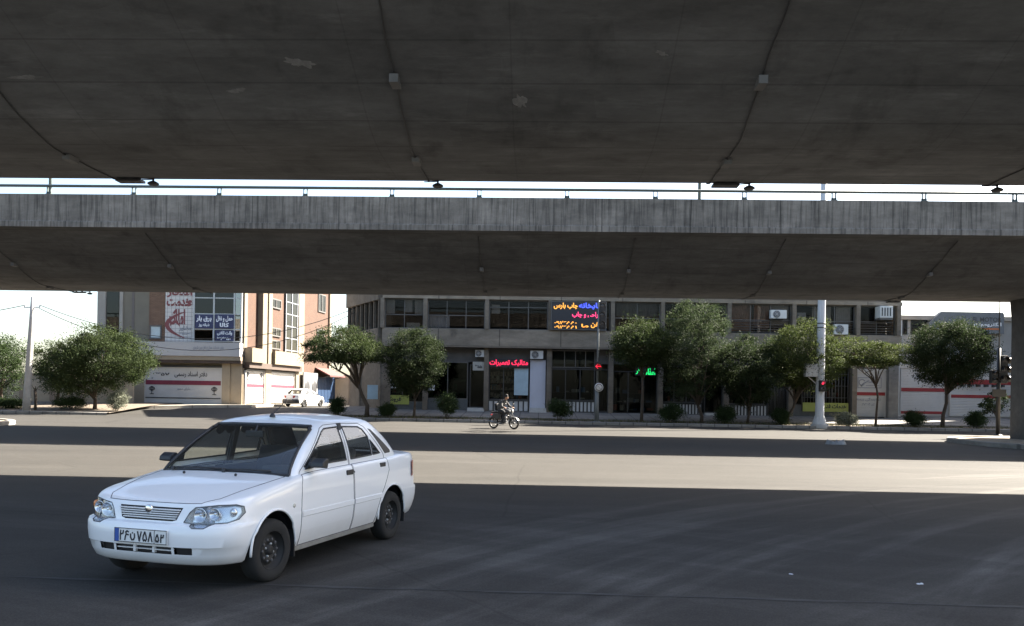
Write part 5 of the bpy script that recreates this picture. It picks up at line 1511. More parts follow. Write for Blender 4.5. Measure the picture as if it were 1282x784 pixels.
# ------------------------------------------------------------------ the saloon car: a ring-lofted shell cut into panels
def paint(name, c):
    m, nt, b = nodes_of(name); L = nt.links.new
    tc = nt.nodes.new('ShaderNodeTexCoord')
    n = nt.nodes.new('ShaderNodeTexNoise'); n.inputs['Scale'].default_value = 2.2; n.inputs['Detail'].default_value = 8; n.inputs['Roughness'].default_value = 0.7
    L(tc.outputs['Object'], n.inputs['Vector'])
    sp = nt.nodes.new('ShaderNodeSeparateXYZ'); L(tc.outputs['Object'], sp.inputs[0])
    low = nt.nodes.new('ShaderNodeMapRange'); low.inputs['From Min'].default_value = 0.2; low.inputs['From Max'].default_value = 0.5; low.inputs['To Min'].default_value = 0.6; low.inputs['To Max'].default_value = 0.0
    L(sp.outputs['Z'], low.inputs['Value'])
    ml = nt.nodes.new('ShaderNodeMath'); ml.operation = 'MULTIPLY'; L(low.outputs[0], ml.inputs[0]); L(n.outputs['Fac'], ml.inputs[1])
    mx = nt.nodes.new('ShaderNodeMix'); mx.data_type = 'RGBA'; mx.inputs['A'].default_value = rgba(c); mx.inputs['B'].default_value = (0.38, 0.34, 0.29, 1)   # road dust on the sills
    L(ml.outputs[0], mx.inputs['Factor']); L(mx.outputs['Result'], b.inputs['Base Color'])
    rr = nt.nodes.new('ShaderNodeMapRange'); rr.inputs['To Min'].default_value = 0.28; rr.inputs['To Max'].default_value = 0.46; L(n.outputs['Fac'], rr.inputs['Value']); L(rr.outputs[0], b.inputs['Roughness'])
    b.inputs['Coat Weight'].default_value = 0.55; b.inputs['Coat Roughness'].default_value = 0.06
    return m
M_PAINT = paint('white_car_paint', (0.80, 0.80, 0.80))
M_GAP = M('panel_gap', (0.09, 0.09, 0.095), 0.8, 0)
M_TRIM = M('black_plastic', (0.022, 0.022, 0.024), 0.5, 0.15, 8)
M_TYRE = M('tyre_rubber', (0.014, 0.0135, 0.013), 0.85, 0.25, 6)
M_RIM = M('dark_steel_rim', (0.010, 0.0098, 0.0095), 0.7, 0.2, 8)
M_CHROME = M('chrome', (0.75, 0.75, 0.75), 0.15, 0, metal=1.0)
M_REFL = M('lamp_reflector', (0.70, 0.71, 0.72), 0.22, 0.08, 12, metal=0.8)
M_LENS = glass('lamp_lens', (0.88, 0.9, 0.92), 0.05)
M_AMBER = M('amber_lens', (0.75, 0.25, 0.07), 0.2, 0.1, 12)
M_TAIL = M('red_tail_lens', (0.35, 0.02, 0.02), 0.2, 0.1, 10)
M_CARGL = glass('car_glass', (0.80, 0.84, 0.82), 0.06, dust=0.02)
M_SEAT = M('seat_fabric', (0.035, 0.035, 0.038), 0.9, 0.2, 6)
M_DASH = M('dashboard', (0.03, 0.03, 0.032), 0.7, 0.15, 5)
M_LINER = M('car_lining', (0.05, 0.05, 0.05), 0.9, 0.1, 3)

LEV = [(.225, 1.785, -1.975, .725), (.245, 1.82, -2.00, .748), (.31, 1.848, -2.03, .772), (.372, 1.858, -2.045, .788), (.380, 1.868, -2.052, .790),
       (.46, 1.872, -2.065, .800), (.53, 1.868, -2.062, .805), (.555, 1.852, -2.05, .806), (.562, 1.825, -2.03, .805), (.568, 1.80, -2.015, .805), (.61, 1.79, -2.01, .805), (.66, 1.778, -2.005, .802)]
TOPK = [(.2, 1.772, -2.002, .801), (.4, 1.768, -1.999, .799), (.6, 1.764, -1.996, .795), (.78, 1.758, -1.99, .788), (.90, 1.748, -1.98, .780), (.96, 1.735, -1.97, .771), (1.0, 1.712, -1.95, .755)]
ZT = [(-2.2, .925), (-2.05, .93), (-1.8, .95), (-1.45, .955), (-1.2, .935), (-.3, .92), (.5, .905), (.75, .885), (1.1, .835), (1.4, .79), (1.66, .745), (1.9, .70)]
def lin(tab, x):
    if x <= tab[0][0]: return tab[0][1]
    for (a, va), (b, vb) in zip(tab[:-1], tab[1:]):
        if x <= b: return va + (vb - va) * (x - a) / (b - a)
    return tab[-1][1]
def taper(x): return 1 - 0.042 * max(0, (x - .9)) ** 1.5 - 0.03 * max(0, (-x - 1.0)) ** 1.5
NF, NSD, NR = 22, 46, 18
def outline(xf, xr, w, a, b, n, sides):
    """left half outline from the nose centre round the side to the tail centre"""
    P = []
    for i in range(NF):
        t = (i / NF) ** 0.9 * PI / 2
        P.append((xf - a + a * math.cos(t) ** (2 / n), w * math.sin(t) ** (2 / n)))
    for i in range(sides + 1):
        x = (xf - a) + ((xr + b) - (xf - a)) * i / sides; P.append((x, w))
    for i in range(1, NR + 1):
        t = (1 - i / NR) ** 1.0 * PI / 2
        P.append((xr + b - b * math.cos(t) ** (2 / n), w * math.sin(t) ** (2 / n)))
    P[0] = (xf, 0.0); P[-1] = (xr, 0.0)
    return P
def in_poly(x, y, poly):
    c = False; j = len(poly) - 1
    for i in range(len(poly)):
        xi, yi = poly[i]; xj, yj = poly[j]
        if (yi > y) != (yj > y) and x < (xj - xi) * (y - yi) / (yj - yi) + xi: c = not c
        j = i
    return c

def car_shell():
    bm = bmesh.new()
    half = []
    for z, xf, xr, w in LEV:
        half.append([(x, y * taper(x), z) for x, y in outline(xf, xr, w, .50, .38, 3.4, NSD)])
    for k, xf, xr, w in TOPK:
        half.append([(x, y * taper(x), .66 + (lin(ZT, x) - .66) * k) for x, y in outline(xf, xr, w, .50, .38, 3.4, NSD)])
    n = len(half[0])
    def V(p): return bm.verts.new(p)
    L_ = [[V(p) for p in r] for r in half]
    Rr = [[L_[j][i] if i in (0, n - 1) else V((p[0], -p[1], p[2])) for i, p in enumerate(r)] for j, r in enumerate(half)]
    def quad(a, b, c, d):
        s = []
        for v in (a, b, c, d):
            if v not in s: s.append(v)
        if len(s) >= 3:
            f = bm.faces.new(s); f.smooth = True; return f
    for j in range(len(half) - 1):
        for i in range(n - 1):
            quad(L_[j][i], L_[j][i + 1], L_[j + 1][i + 1], L_[j + 1][i])
            quad(Rr[j][i + 1], Rr[j][i], Rr[j + 1][i], Rr[j + 1][i + 1])
    # bonnet and boot lid: crowned lines from shoulder to shoulder
    def cap(i0, i1, crown):
        m = 16; rows = []
        for i in range(i0, i1 + 1):
            a, b = L_[-1][i], Rr[-1][i]; r = []
            for k in range(m + 1):
                if a is b: r.append(a); continue
                if k == 0: r.append(a); continue
                if k == m: r.append(b); continue
                u = 1 - 2 * k / m
                c = crown(a.co.x) * (1 - abs(u) ** 3.4)
                r.append(V((a.co.x, a.co.y * u, a.co.z + c)))
            rows.append(r)
        for p, q in zip(rows[:-1], rows[1:]):
            for k in range(m): quad(p[k], p[k + 1], q[k + 1], q[k])
    xs_ = [p[0] for p in half[-1]]
    ih = max(i for i, x in enumerate(xs_) if x > .81); it = min(i for i, x in enumerate(xs_) if x < -1.36)
    cap(0, ih, lambda x: .034 * sm((1.72 - x) / .6)); cap(it, n - 1, lambda x: .028)
    # shoulder ledge under the side glass
    led = {}
    for i in range(n):
        if .98 > xs_[i] > -1.62:
            x, y, z = half[-1][i]; led[i] = (V((x, y - .06, z + .002)), V((x, -y + .06, z + .002)))
    ks = sorted(led)
    for a, b in zip(ks[:-1], ks[1:]):
        quad(L_[-1][a], L_[-1][b], led[b][0], led[a][0]); quad(Rr[-1][b], Rr[-1][a], led[a][1], led[b][1])
    # glasshouse
    def gh(t):
        e = math.sin(PI * min(1, t)) 
        xf = .90 + (.13 - .90) * t + .035 * e; xr = -1.53 + (-1.02 + 1.53) * t - .045 * e
        w = .738 + (.585 - .738) * t + .022 * e
        return xf, xr, w
    rows = []
    for t, inn, dz in ((0, 0, 0), (.12, 0, 0), (.25, 0, 0), (.4, 0, 0), (.55, 0, 0), (.7, 0, 0), (.82, 0, 0), (.9, .003, 0), (.95, .014, 0), (.985, .034, 0), (1.0, .062, .004)):
        xf, xr, w = gh(t)
        o = outline(xf - inn * 1.2, xr + inn * 1.2, w - inn, .27 - .05 * t, .32 - .06 * t, 3.8, NSD)
        rows.append([(x, y, (lin(ZT, x) - .012 if t == 0 else lin(ZT, x) + (1.372 - lin(ZT, x)) * t) + dz) for x, y in o])
    G = [[V(p) for p in r] for r in rows]
    H = [[G[j][i] if i in (0, n - 1) else V((p[0], -p[1], p[2])) for i, p in enumerate(r)] for j, r in enumerate(rows)]
    for j in range(len(rows) - 1):
        for i in range(n - 1):
            quad(G[j][i], G[j][i + 1], G[j + 1][i + 1], G[j + 1][i]); quad(H[j][i + 1], H[j][i], H[j + 1][i], H[j + 1][i + 1])
    m = 14; rr = []
    x0r, x1r = rows[-1][0][0], rows[-1][-1][0]
    for i in range(n):
        a, b = G[-1][i], H[-1][i]; r = []
        for k in range(m + 1):
            if a is b: r.append(a); continue
            if k == 0: r.append(a); continue
            if k == m: r.append(b); continue
            u = 1 - 2 * k / m; f = (a.co.x - x1r) / (x0r - x1r); e = (1 - abs(2 * f - 1) ** 3)
            r.append(V((a.co.x, a.co.y * u, a.co.z + (.012 + .040 * e) * (1 - abs(u) ** 2.4))))
        rr.append(r)
    for p, q in zip(rr[:-1], rr[1:]):
        for k in range(m): quad(p[k], p[k + 1], q[k + 1], q[k])
    bmesh.ops.remove_doubles(bm, verts=bm.verts, dist=1e-5)
    bmesh.ops.recalc_face_normals(bm, faces=bm.faces)
    # outwards check
    f = max(bm.faces, key=lambda f: f.calc_center_median().z)
    if f.normal.z < 0: bmesh.ops.reverse_faces(bm, faces=bm.faces)
    bm.normal_update()
    return bm

def cut(bm, poly, ax, sel):
    """score the outline of a panel into the shell and return the faces inside it"""
    i, j = ax; k = 3 - i - j
    lo = [min(p[q] for p in poly) - .03 for q in (0, 1)]; hi = [max(p[q] for p in poly) + .03 for q in (0, 1)]
    def near(f):
        if not sel(f): return False
        a = [v.co[i] for v in f.verts]; b = [v.co[j] for v in f.verts]
        return max(a) > lo[0] and min(a) < hi[0] and max(b) > lo[1] and min(b) < hi[1]
    for p, q in zip(poly, poly[1:] + poly[:1]):
        F = [f for f in bm.faces if near(f)]
        # only the faces this edge passes close to
        l2 = [min(p[0], q[0]) - .004, min(p[1], q[1]) - .004]; h2 = [max(p[0], q[0]) + .004, max(p[1], q[1]) + .004]
        F = [f for f in F if max(v.co[i] for v in f.verts) > l2[0] and min(v.co[i] for v in f.verts) < h2[0] and max(v.co[j] for v in f.verts) > l2[1] and min(v.co[j] for v in f.verts) < h2[1]]
        if not F: continue
        g = set(F)
        for f in F: g.update(f.edges); g.update(f.verts)
        co = Vector((0, 0, 0)); co[i], co[j] = p
        no = Vector((0, 0, 0)); no[i], no[j] = q[1] - p[1], -(q[0] - p[0])
        if no.length < 1e-9: continue
        bmesh.ops.bisect_plane(bm, geom=list(g), dist=1e-5, plane_co=co, plane_no=no.normalized())
    bm.normal_update()
    out = []
    for f in bm.faces:
        if sel(f):
            c = f.calc_center_median()
            if in_poly(c[i], c[j], poly): out.append(f)
    return out

SEALS = []
def rim(faces, r, mat, name, up_=0.0):
    """remember the outline of a panel as a thin seam or rubber seal along its edge"""
    fs = set(faces); E = []
    for f in faces:
        for e in f.edges:
            if sum(1 for g in e.link_faces if g in fs) == 1:
                a, b = e.verts; E.append((a.co.copy(), b.co.copy(), (a.normal + b.normal).normalized()))
    SEALS.append((E, r, mat, name, up_))
    return len(SEALS) - 1
def seal(k, parent):
    E, r, mat, name, up_ = SEALS[k]; mb = MB()
    for a, b, n in E:
        if (a - b).length > 1e-5:
            d = (b - a).normalized() * r * .3; mb.tube([a - d + n * up_, b + d + n * up_], r, 6, cap=False)
    return mb.build(name, mat, parent, fix=False)

def take(bm, faces, name, mats, parent, push=0.0, midx=None, delete=True):
    """lift faces out of the shell into an object of their own"""
    vm = {}; me = bpy.data.meshes.new(name); nb = bmesh.new()
    for f in faces:
        for v in f.verts:
            if v not in vm: vm[v] = nb.verts.new(v.co + v.normal * push)
    for f in faces:
        nf = nb.faces.new([vm[v] for v in f.verts]); nf.smooth = f.smooth; nf.material_index = f.material_index if midx is None else midx
    nb.to_mesh(me); nb.free()
    for m in mats: me.materials.append(m)
    me.set_sharp_from_angle(angle=R(38))
    o = bpy.data.objects.new(name, me); col.objects.link(o)
    if parent: o.parent = parent
    if delete: bmesh.ops.delete(bm, geom=list(set(faces)), context='FACES')
    return o

FDOOR = [(.735, .245), (.755, .58), (.735, .80), (.685, .915), (.14, 1.300), (.06, 1.328), (-.235, 1.338), (-.25, .245)]
RDOOR = [(-.268, .245), (-.253, 1.338), (-.66, 1.326), (-.76, 1.292), (-1.045, .985), (-1.075, .80), (-.975, .65), (-.87, .53), (-.815, .40), (-.795, .245)]
FWIN = [(.60, .955), (.145, 1.262), (.07, 1.294), (-.195, 1.304), (-.205, .968)]
RWIN = [(-.30, .970), (-.288, 1.304), (-.63, 1.292), (-.705, 1.262), (-.77, 1.185), (-.77, .985)]
RWIN2 = [(-.80, .986), (-.80, 1.145), (-.965, .995)]
QWIN = [(-.835, 1.27), (-.80, 1.29), (-.90, 1.255), (-1.235, 1.01), (-1.225, .985), (-1.09, .98)]
WSCR = [(-.685, .888), (-.555, 1.318), (0, 1.338), (.555, 1.318), (.685, .888), (.3, .90), (-.3, .90)]
BSCR = [(-.62, 1.0), (-.52, 1.305), (0, 1.32), (.52, 1.305), (.62, 1.0)]
BONN = [(.815, -.685),  (1.2, -.64), (1.60, -.55), (1.72, -.46), (1.765, -.36), (1.78, 0), (1.765, .36), (1.72, .46), (1.60, .55), (1.2, .64), (.815, .685)]
BOOT = [(-1.56, -.62), (-1.90, -.60), (-1.955, -.3), (-1.965, 0), (-1.955, .3), (-1.90, .60), (-1.56, .62)]
HLAMP = [(.345, .575), (.385, .655), (.425, .695), (.60, .716), (.71, .718), (.748, .700), (.758, .65), (.738, .60), (.68, .575), (.60, .570), (.55, .538), (.46, .538), (.41, .570)]
GRIL = [(-.315, .688), (.315, .688), (.275, .590), (.235, .578), (-.235, .578), (-.275, .590)]
SLOTC = [(-.275, .378), (.275, .378), (.275, .318), (-.275, .318)]
SLOTL = [(.30, .380), (.46, .380), (.455, .320), (.30, .320)]

def make_car(label, group=None, plate=True):
    root = thing('saloon_car', label, 'car', (0, 0, 0), 0, group)
    bm = car_shell()
    MT = [M_PAINT, M_GAP, M_TRIM]
    body_slot = []
    up = lambda s: (lambda f: f.normal.y * s > .25 and f.calc_center_median().y * s > .3)
    wins = []
    # wheel arches
    for s in (1, -1):
        for xc in (1.17, -1.175):
            circ = [(xc + .335 * math.cos(a), .29 + .335 * math.sin(a)) for a in np.linspace(0, 2 * PI, 37)[:-1]]
            F = cut(bm, circ, (0, 2), lambda f: f.normal.y * s > .2 and f.calc_center_median().y * s > .35 and f.calc_center_median().z < .75)
            bmesh.ops.delete(bm, geom=F, context='FACES')
    doors = []
    for s in (1, -1):
        for poly, nm in ((FDOOR, 'front'), (RDOOR, 'rear')):
            F = cut(bm, poly, (0, 2), up(s)); ks = [rim(F, .0034, M_GAP, 'seam')]
            for wp in ((FWIN,) if nm == 'front' else (RWIN, RWIN2)):
                W = cut(bm, wp, (0, 2), lambda f: up(s)(f) and f.calc_center_median().z > .92)
                ks.append(rim(W, .0085, M_TRIM, 'window_seal'))
                wins.append((s, nm, None))
                for f in W: f.material_index = 3
            doors.append((s, nm, ks))
        qp = QWIN[2:] + QWIN[:1]
        Q_ = [f for f in cut(bm, qp, (0, 2), lambda f: up(s)(f) and f.calc_center_median().z > .92) if f.material_index == 0]
        for f in Q_: f.material_index = 2
    front = lambda f: f.normal.x > .18 and f.calc_center_median().x > 1.0
    F = cut(bm, BONN, (0, 1), lambda f: f.normal.z > .15 and f.normal.x < .5 and f.calc_center_median().x > .6 and .715 < f.calc_center_median().z < .93); kb = rim(F, .0034, M_GAP, 'seam')
    bonnet = [f for f in F if f.is_valid and f.material_index == 0]
    F = cut(bm, BOOT, (0, 1), lambda f: f.normal.z > .25 and f.calc_center_median().x < -1.4 and f.calc_center_median().z < 1.03); kt = rim(F, .0034, M_GAP, 'seam')
    boot = [f for f in F if f.is_valid and f.material_index == 0]
    W = cut(bm, WSCR, (1, 2), lambda f: f.normal.x > .25 and f.calc_center_median().z > .86 and f.normal.x > .4 and -.1 < f.calc_center_median().x < 1.0 and f.normal.z < .93); kw = rim(W, .016, M_TRIM, 'window_seal')
    wscr = [f for f in W if f.is_valid and f.material_index == 0]
    W = cut(bm, BSCR, (1, 2), lambda f: f.normal.x < -.2 and f.calc_center_median().z > .97 and f.calc_center_median().x < -.9 and f.normal.z < .93); kr = rim(W, .014, M_TRIM, 'window_seal')
    bscr = [f for f in W if f.is_valid and f.material_index == 0]
    # nose
    def recess(P, name, d):
        F = cut(bm, P, (1, 2), front)
        o = take(bm, F, name, [M_TRIM], root, push=0.0, midx=0)
        for v in o.data.vertices: v.co.x -= d
        return o
    recess(GRIL, 'grille_back', .03)
    for P in (SLOTC, SLOTL, [(-y, z) for y, z in SLOTL]): recess(P, 'intake', .03)
    lamps = []
    for s in (1, -1):
        P = [(y * s, z) for y, z in HLAMP]
        F = cut(bm, P, (1, 2), lambda f: f.normal.x > .03 and f.calc_center_median().x > 1.15)
        lamps.append((s, [f for f in F if f.is_valid]))
    # lift the panels out
    for s, F in lamps:
        hl = take(bm, F, 'headlight', [M_LENS], root, midx=0, delete=False)
        # bowl behind the lens: the same outline set back, with round reflectors
        nb = MB(); idx = {}
        vs, fs = [], []
        for f in F:
            for v in f.verts:
                if v not in idx: idx[v] = len(vs); vs.append((v.co.x - .06, v.co.y * .985, v.co.z))
            fs.append([idx[v] for v in f.verts])
        nb.add(vs, fs, 0, True)
        fset = set(F)
        for f in F:
            for e in f.edges:
                if sum(1 for g in e.link_faces if g in fset) == 1:
                    a, b = e.verts; nb.add([a.co, b.co, vs[idx[b]], vs[idx[a]]], [(0, 1, 2, 3)])
        seal(rim(F, .004, M_GAP, 'seam'), hl)
        nb.build('reflector', M_REFL, hl)
        c = MB()
        for y, z, r_ in ((.47, .635, .058), (.585, .645, .05)):
            xs__ = 1.872 - .50 + .50 * (1 - (y / .8) ** 3.4) ** (1 / 3.4) - .085
            c.lathe([(r_ * 1.05, .02), (r_, .024), (r_ * .95, .02), (r_ * .7, .0), (r_ * .3, -.012), (0, -.014)], 'X', (xs__ - .035, y * s, z), 20)
            c.sphere((xs__ - .03, y * s, z), .018, 10)
        c.build('lamp_bowl', M_CHROME, hl)
        c = MB(); y = .70; xs__ = 1.872 - .50 + .50 * (1 - (y / .81) ** 3.4) ** (1 / 3.4) - .085
        c.sphere((xs__ - .045, y * s, .655), .04, 12, 0, (.6, .8, .9)); c.build('turn_signal', M_AMBER if s < 0 else M_REFL, hl)
        bmesh.ops.delete(bm, geom=F, context='FACES')
    for s, nm, W in wins: pass
    glassparts = {}
    def inside(poly, s, ids, zmin=0.0):
        out = []
        for f in bm.faces:
            if f.material_index in ids and up(s)(f):
                c = f.calc_center_median()
                if c.z > zmin and in_poly(c.x, c.z, poly): out.append(f)
        return out
    for (s, nm, D) in doors:
        D_ks = D; D = inside(FDOOR if nm == 'front' else RDOOR, s, (0, 2))
        ks = D_ks
        d_ = take(bm, D, 'door', MT, root)
        for k in ks: seal(k, d_)
        glassparts[(s, nm)] = d_
    for s, nm, W in wins:
        W = [f for f in bm.faces if f.material_index == 3 and f.calc_center_median().y * s > 0 and ((f.calc_center_median().x > -.25) == (nm == 'front'))]
        if W: take(bm, W, 'window', [M_CARGL], glassparts[(s, nm)], midx=0)
    seal(kb, take(bm, [f for f in bonnet if f.is_valid], 'bonnet', MT, root))
    bl = take(bm, [f for f in boot if f.is_valid], 'boot_lid', MT, root); seal(kt, bl)
    seal(kw, take(bm, [f for f in wscr if f.is_valid], 'windscreen', [M_CARGL], root, midx=0))
    seal(kr, take(bm, [f for f in bscr if f.is_valid], 'rear_window', [M_CARGL], root, midx=0))
    roof_faces = [f for f in bm.faces if f.calc_center_median().z > .9 and abs(f.calc_center_median().y) < .8 and -1.6 < f.calc_center_median().x < .95]
    lin_ = take(bm, roof_faces, 'lining', [M_LINER], root, push=-.028, midx=0, delete=False)
    me = bpy.data.meshes.new('body'); bm.to_mesh(me); bm.free()
    for m in MT: me.materials.append(m)
    me.set_sharp_from_angle(angle=R(38))
    body = bpy.data.objects.new('body', me); col.objects.link(body); body.parent = root
    # floor pan, wheel wells, interior
    mb = MB(); mb.box(-1.85, 1.50, -.62, .62, .24, .30); mb.box(1.5, 1.72, -.42, .42, .245, .295); mb.box(.86, 1.50, -.42, .42, .30, .60); mb.box(1.5, 1.68, -.5, .5, .31, .60); mb.box(-1.9, -1.3, -.55, .55, .30, .86)
    for s in (1, -1):
        for xc in (1.17, -1.175):
            arc = [(xc + .333 * math.cos(q), .29 + .333 * math.sin(q)) for q in np.linspace(.12, PI - .05, 26)]
            mb.grid([[(x, s * y, z) for x, z in arc] for y in (.44, .735)], 0, True)
            mb.add([(x, s * .44, z) for x, z in arc], [tuple(range(26))])
        mb.box(-1.1, .8, s * .70 - .03, s * .70 + .03, .24, .86)
    mb.build('underbody', M_TRIM, root)
    for s in (1, -1):
        for xc in (1.17, -1.175):
            mb = MB(); yb = (.803 if xc > 0 else .798) * s
            mb.tube([(xc + .338 * math.cos(a), yb * (1 - .035 * max(0, -math.sin(a)) - (.014 if a > 2.6 or a < .5 else 0)), .29 + .338 * math.sin(a)) for a in np.linspace(-.05, PI + .05, 26)], .011, 8); mb.build('arch_lip', M_PAINT, body)
    mb = MB()
    mb.prism([(.30, .62), (.42, .885), (.80, .88), (.86, .62)], -.66, .66, 'Y'); mb.box(.20, .42, .14, .58, .84, .93)
    db = mb.build('dashboard', M_DASH, root, bevel=0.02)
    mb = MB(); c0 = Vector((.10, .36, .90)); u = Vector((0, 1, 0)); v = Vector((.42, 0, .9)).normalized()
    mb.tube([c0 + u * .185 * math.cos(a) + v * .185 * math.sin(a) for a in np.linspace(0, 2 * PI, 29)], .014, 8, cap=False)
    mb.tube([c0, Vector((.35, .36, .78))], [.04, .03], 8); mb.bar(c0 - u * .18, c0 + u * .18, .03, .02)
    mb.build('steering_wheel', M_DASH, root)
    for y in (.36, -.36):
        mb = MB(); mb.box(-.62, -.12, y - .24, y + .24, .34, .50); mb.prism([(-.55, .46), (-.72, 1.05), (-.62, 1.07), (-.42, .50)], y - .23, y + .23, 'Y')
        st = mb.build('seat', M_SEAT, root, bevel=0.04)
        mb = MB(); mb.sphere((-.70, y, 1.185), .125, 14, 0, (.5, 1.05, .95)); mb.tube([(-.69, y - .06, 1.02), (-.69, y - .06, 1.14)], .008, 6); mb.tube([(-.69, y + .06, 1.02), (-.69, y + .06, 1.14)], .008, 6)
        mb.build('headrest', M_SEAT, st, bevel=0.03)
    mb = MB(); mb.box(-1.28, -.86, -.62, .62, .34, .52); mb.prism([(-1.2, .5), (-1.42, .96), (-1.30, .98), (-1.08, .5)], -.62, .62, 'Y'); mb.box(-1.75, -1.36, -.6, .6, .90, .935)
    mb.build('rear_seat', M_SEAT, root, bevel=0.03)
    mb = MB(); mb.box(.315, .345, -.10, .10, 1.205, 1.265); mb.tube([(.32, 0, 1.26), (.28, 0, 1.32)], .01, 6); mb.build('inner_mirror', M_TRIM, root, bevel=0.01)
    for s in (1, -1):
        mb = MB()   # B pillars and folded sun visor
        mb.prism([(-.20, .6), (-.205, 1.34), (-.30, 1.34), (-.29, .6)], s * .66 - .02 - (.05 if False else 0), s * .66 + .0, 'Y') if False else None
        mb.bar((-.25, s * .715, .88), (-.245, s * .60, 1.34), .07, .03)
        mb.build('inner_pillar', M_LINER, root)
    # trim on the left and right flanks
    for s in (1, -1):
        dF, dR = glassparts[(s, 'front')], glassparts[(s, 'rear')]
        for (x, z, o, dr) in ((-.17, .845, .787, dF), (-.93, .865, .777, dR)):
            mb = MB(); y = o * s; mb.box(x - .07, x + .07, min(y, y + s * .016), max(y, y + s * .016), z - .026, z + .026); h = mb.build('handle', M_TRIM, dr, bevel=0.008)
            mb = MB(); mb.lathe([(.012, 0), (.012, .006), (0, .006)], 'Y', (x - .10, y, z - .005), 10) if s > 0 else mb.lathe([(.012, 0), (.012, -.006), (0, -.006)], 'Y', (x - .10, y, z - .005), 10); mb.build('lock', M_GAP, dr)
        for (xa, xb, dr) in ((.735, -.245, dF), (-.27, -.90, dR)):
            mb = MB(); ya, yb = s * .8005 * taper(xa), s * .8015
            n = 8; rr = []
            for q in range(n + 1):
                x = xa + (xb - xa) * q / n; yy = s * .802 * taper(x)
                rr.append([(x, yy, .505), (x, yy + s * .010, .512), (x, yy + s * .010, .556), (x, yy, .563)])
            mb.grid(rr, 0, False); mb.build('rub_strip', M_PAINT, dr)
        mb = MB(); mb.box(.60, .96, 0, 0.001, 0, 0.001) if False else None
        for x0_, x1_, zt_, yt_ in ((.12, -.20, 1.295, .60), (-.30, -.70, 1.29, .60)):
            mb = MB(); rr = []
            for q in range(25):
                x = x0_ + (x1_ - x0_) * q / 24; dr_ = .05 + .04 * abs(math.sin(q * PI / 12))
                rr.append([(x, s * yt_, zt_), (x, s * (yt_ + dr_ * .32), zt_ - dr_)])
            mb.grid(rr, 0, True); mb.build('window_fringe', M_SEAT, dF if x0_ > 0 else dR, fix=False)
        # side repeater
        mb = MB(); yy = s * .796; mb.lathe([(.022, 0), (.02, .008 * s), (0, .01 * s)], 'Y', (.88, s * .8, .63), 14); mb.build('side_repeater', M('clear_repeater', (0.55, 0.52, 0.45), 0.2, 0.1, 20), body)
        # mirror
        mb = MB(); mb.prism([(.60, .93), (.47, .935), (.44, 1.04), (.50, 1.02)], *sorted((s * .735, s * .755)), 'Y')
        mi = mb.build('mirror_base', M_TRIM, dF)
        mb = MB(); ya, yb = sorted((s * .79, s * .925)); mb.prism([(.50, .94), (.48, 1.03), (.53, 1.035), (.59, 1.0), (.60, .955)], ya, yb, 'Y'); mb.tube([(.54, s * .74, .965), (.54, s * .82, .975)], .03, 8)
        mb.build('door_mirror', M_TRIM, dF, bevel=.022)
        # sill strip and mud flaps
        mb = MB(); n = 10; rr = []
        for q in range(n + 1):
            x = .80 - 1.60 * q / n; rr.append([(x, s * .735, .19), (x, s * .752, .20), (x, s * .752, .235), (x, s * .74, .243)])
        mb.grid(rr, 0, False); mb.build('sill_strip', M('dusty_sill', (0.20, 0.19, 0.17), 0.7, 0.2, 5), body)
        for x in (.835, -1.515):
            mb = MB(); mb.box(x - .008, x + .008, s * .70 - .09, s * .70 + .085, .16, .40); mb.build('mud_flap', M_TRIM, body)
        # tail lamp wraps the rear corner
        mb = MB(); rr = []
        for a in np.linspace(.12, 1.30, 9):
            t = PI / 2 - a * 1.0; x = -2.008 + .42 - .42 * math.cos(t * 0 + (PI / 2 - a) * 0 + a * 0) if False else None
            tt = a; X_ = -2.012 + .42 - .42 * math.cos(PI / 2 - tt) ** (2 / 2.7); Y_ = .80 * math.sin(PI / 2 - tt) ** (2 / 2.7)
            rr.append([(X_ - .004, s * (Y_ + .004), .68), (X_ - .006, s * (Y_ + .006), .72), (X_ - .004, s * (Y_ + .004), .86)])
        mb.grid(rr, 0, True); mb.build('tail_lamp', M_TAIL, root)
    # nose details
    mb = MB()
    for k in range(5):
        z = .597 + .0185 * k; hw = .262 + (.300 - .262) * k / 4
        pts = [(1.872 - .50 + .50 * (1 - (abs(y) / .8) ** 3.4) ** (1 / 3.4) - .086 - .0, y, z) for y in np.linspace(-hw, hw, 17)]
        for a, b in zip(pts[:-1], pts[1:]): mb.bar(a, b, .022, .0085)
    gr = mb.build('grille', M('grille_white', (0.72, 0.72, 0.72), 0.4, 0.05, 8), root)
    mb = MB()
    mb.lathe([(.036, 0), (.036, .01), (.028, .016), (0, .016)], 'X', (1.788, 0, .668), 24); mb.build('badge', M_CHROME, gr)
    mb = MB()
    for y in (-.095, .095): mb.box(1.80, 1.845, y - .012, y + .012, .322, .374)
    mb.box(1.80, 1.842, -.27, .27, .344, .352); mb.build('intake_bar', M_PAINT, body)
    # washer jets, wipers, aerial
    mb = MB()
    for y in (-.28, .28): mb.sphere((1.02, y, .862 + .035), .014, 8)
    mb.build('washer_jet', M_TRIM, body)
    for y0_, y1_ in ((.05, .52), (-.52, .0)):
        mb = MB(); P = [(.895, y0_ - .05, .925), (.83, (y0_ + y1_) / 2, .965), (.795, y1_, .965)]
        P = [(.88, y0_, .925), (.865, (y0_ + y1_) / 2, .932), (.83, y1_, .925)]
        mb.tube(P, .009, 6); mb.lathe([(.02, -.02), (.02, .015), (0, .02)], 'Z', (.88, y0_, .918), 10); mb.build('wiper', M_TRIM, root)
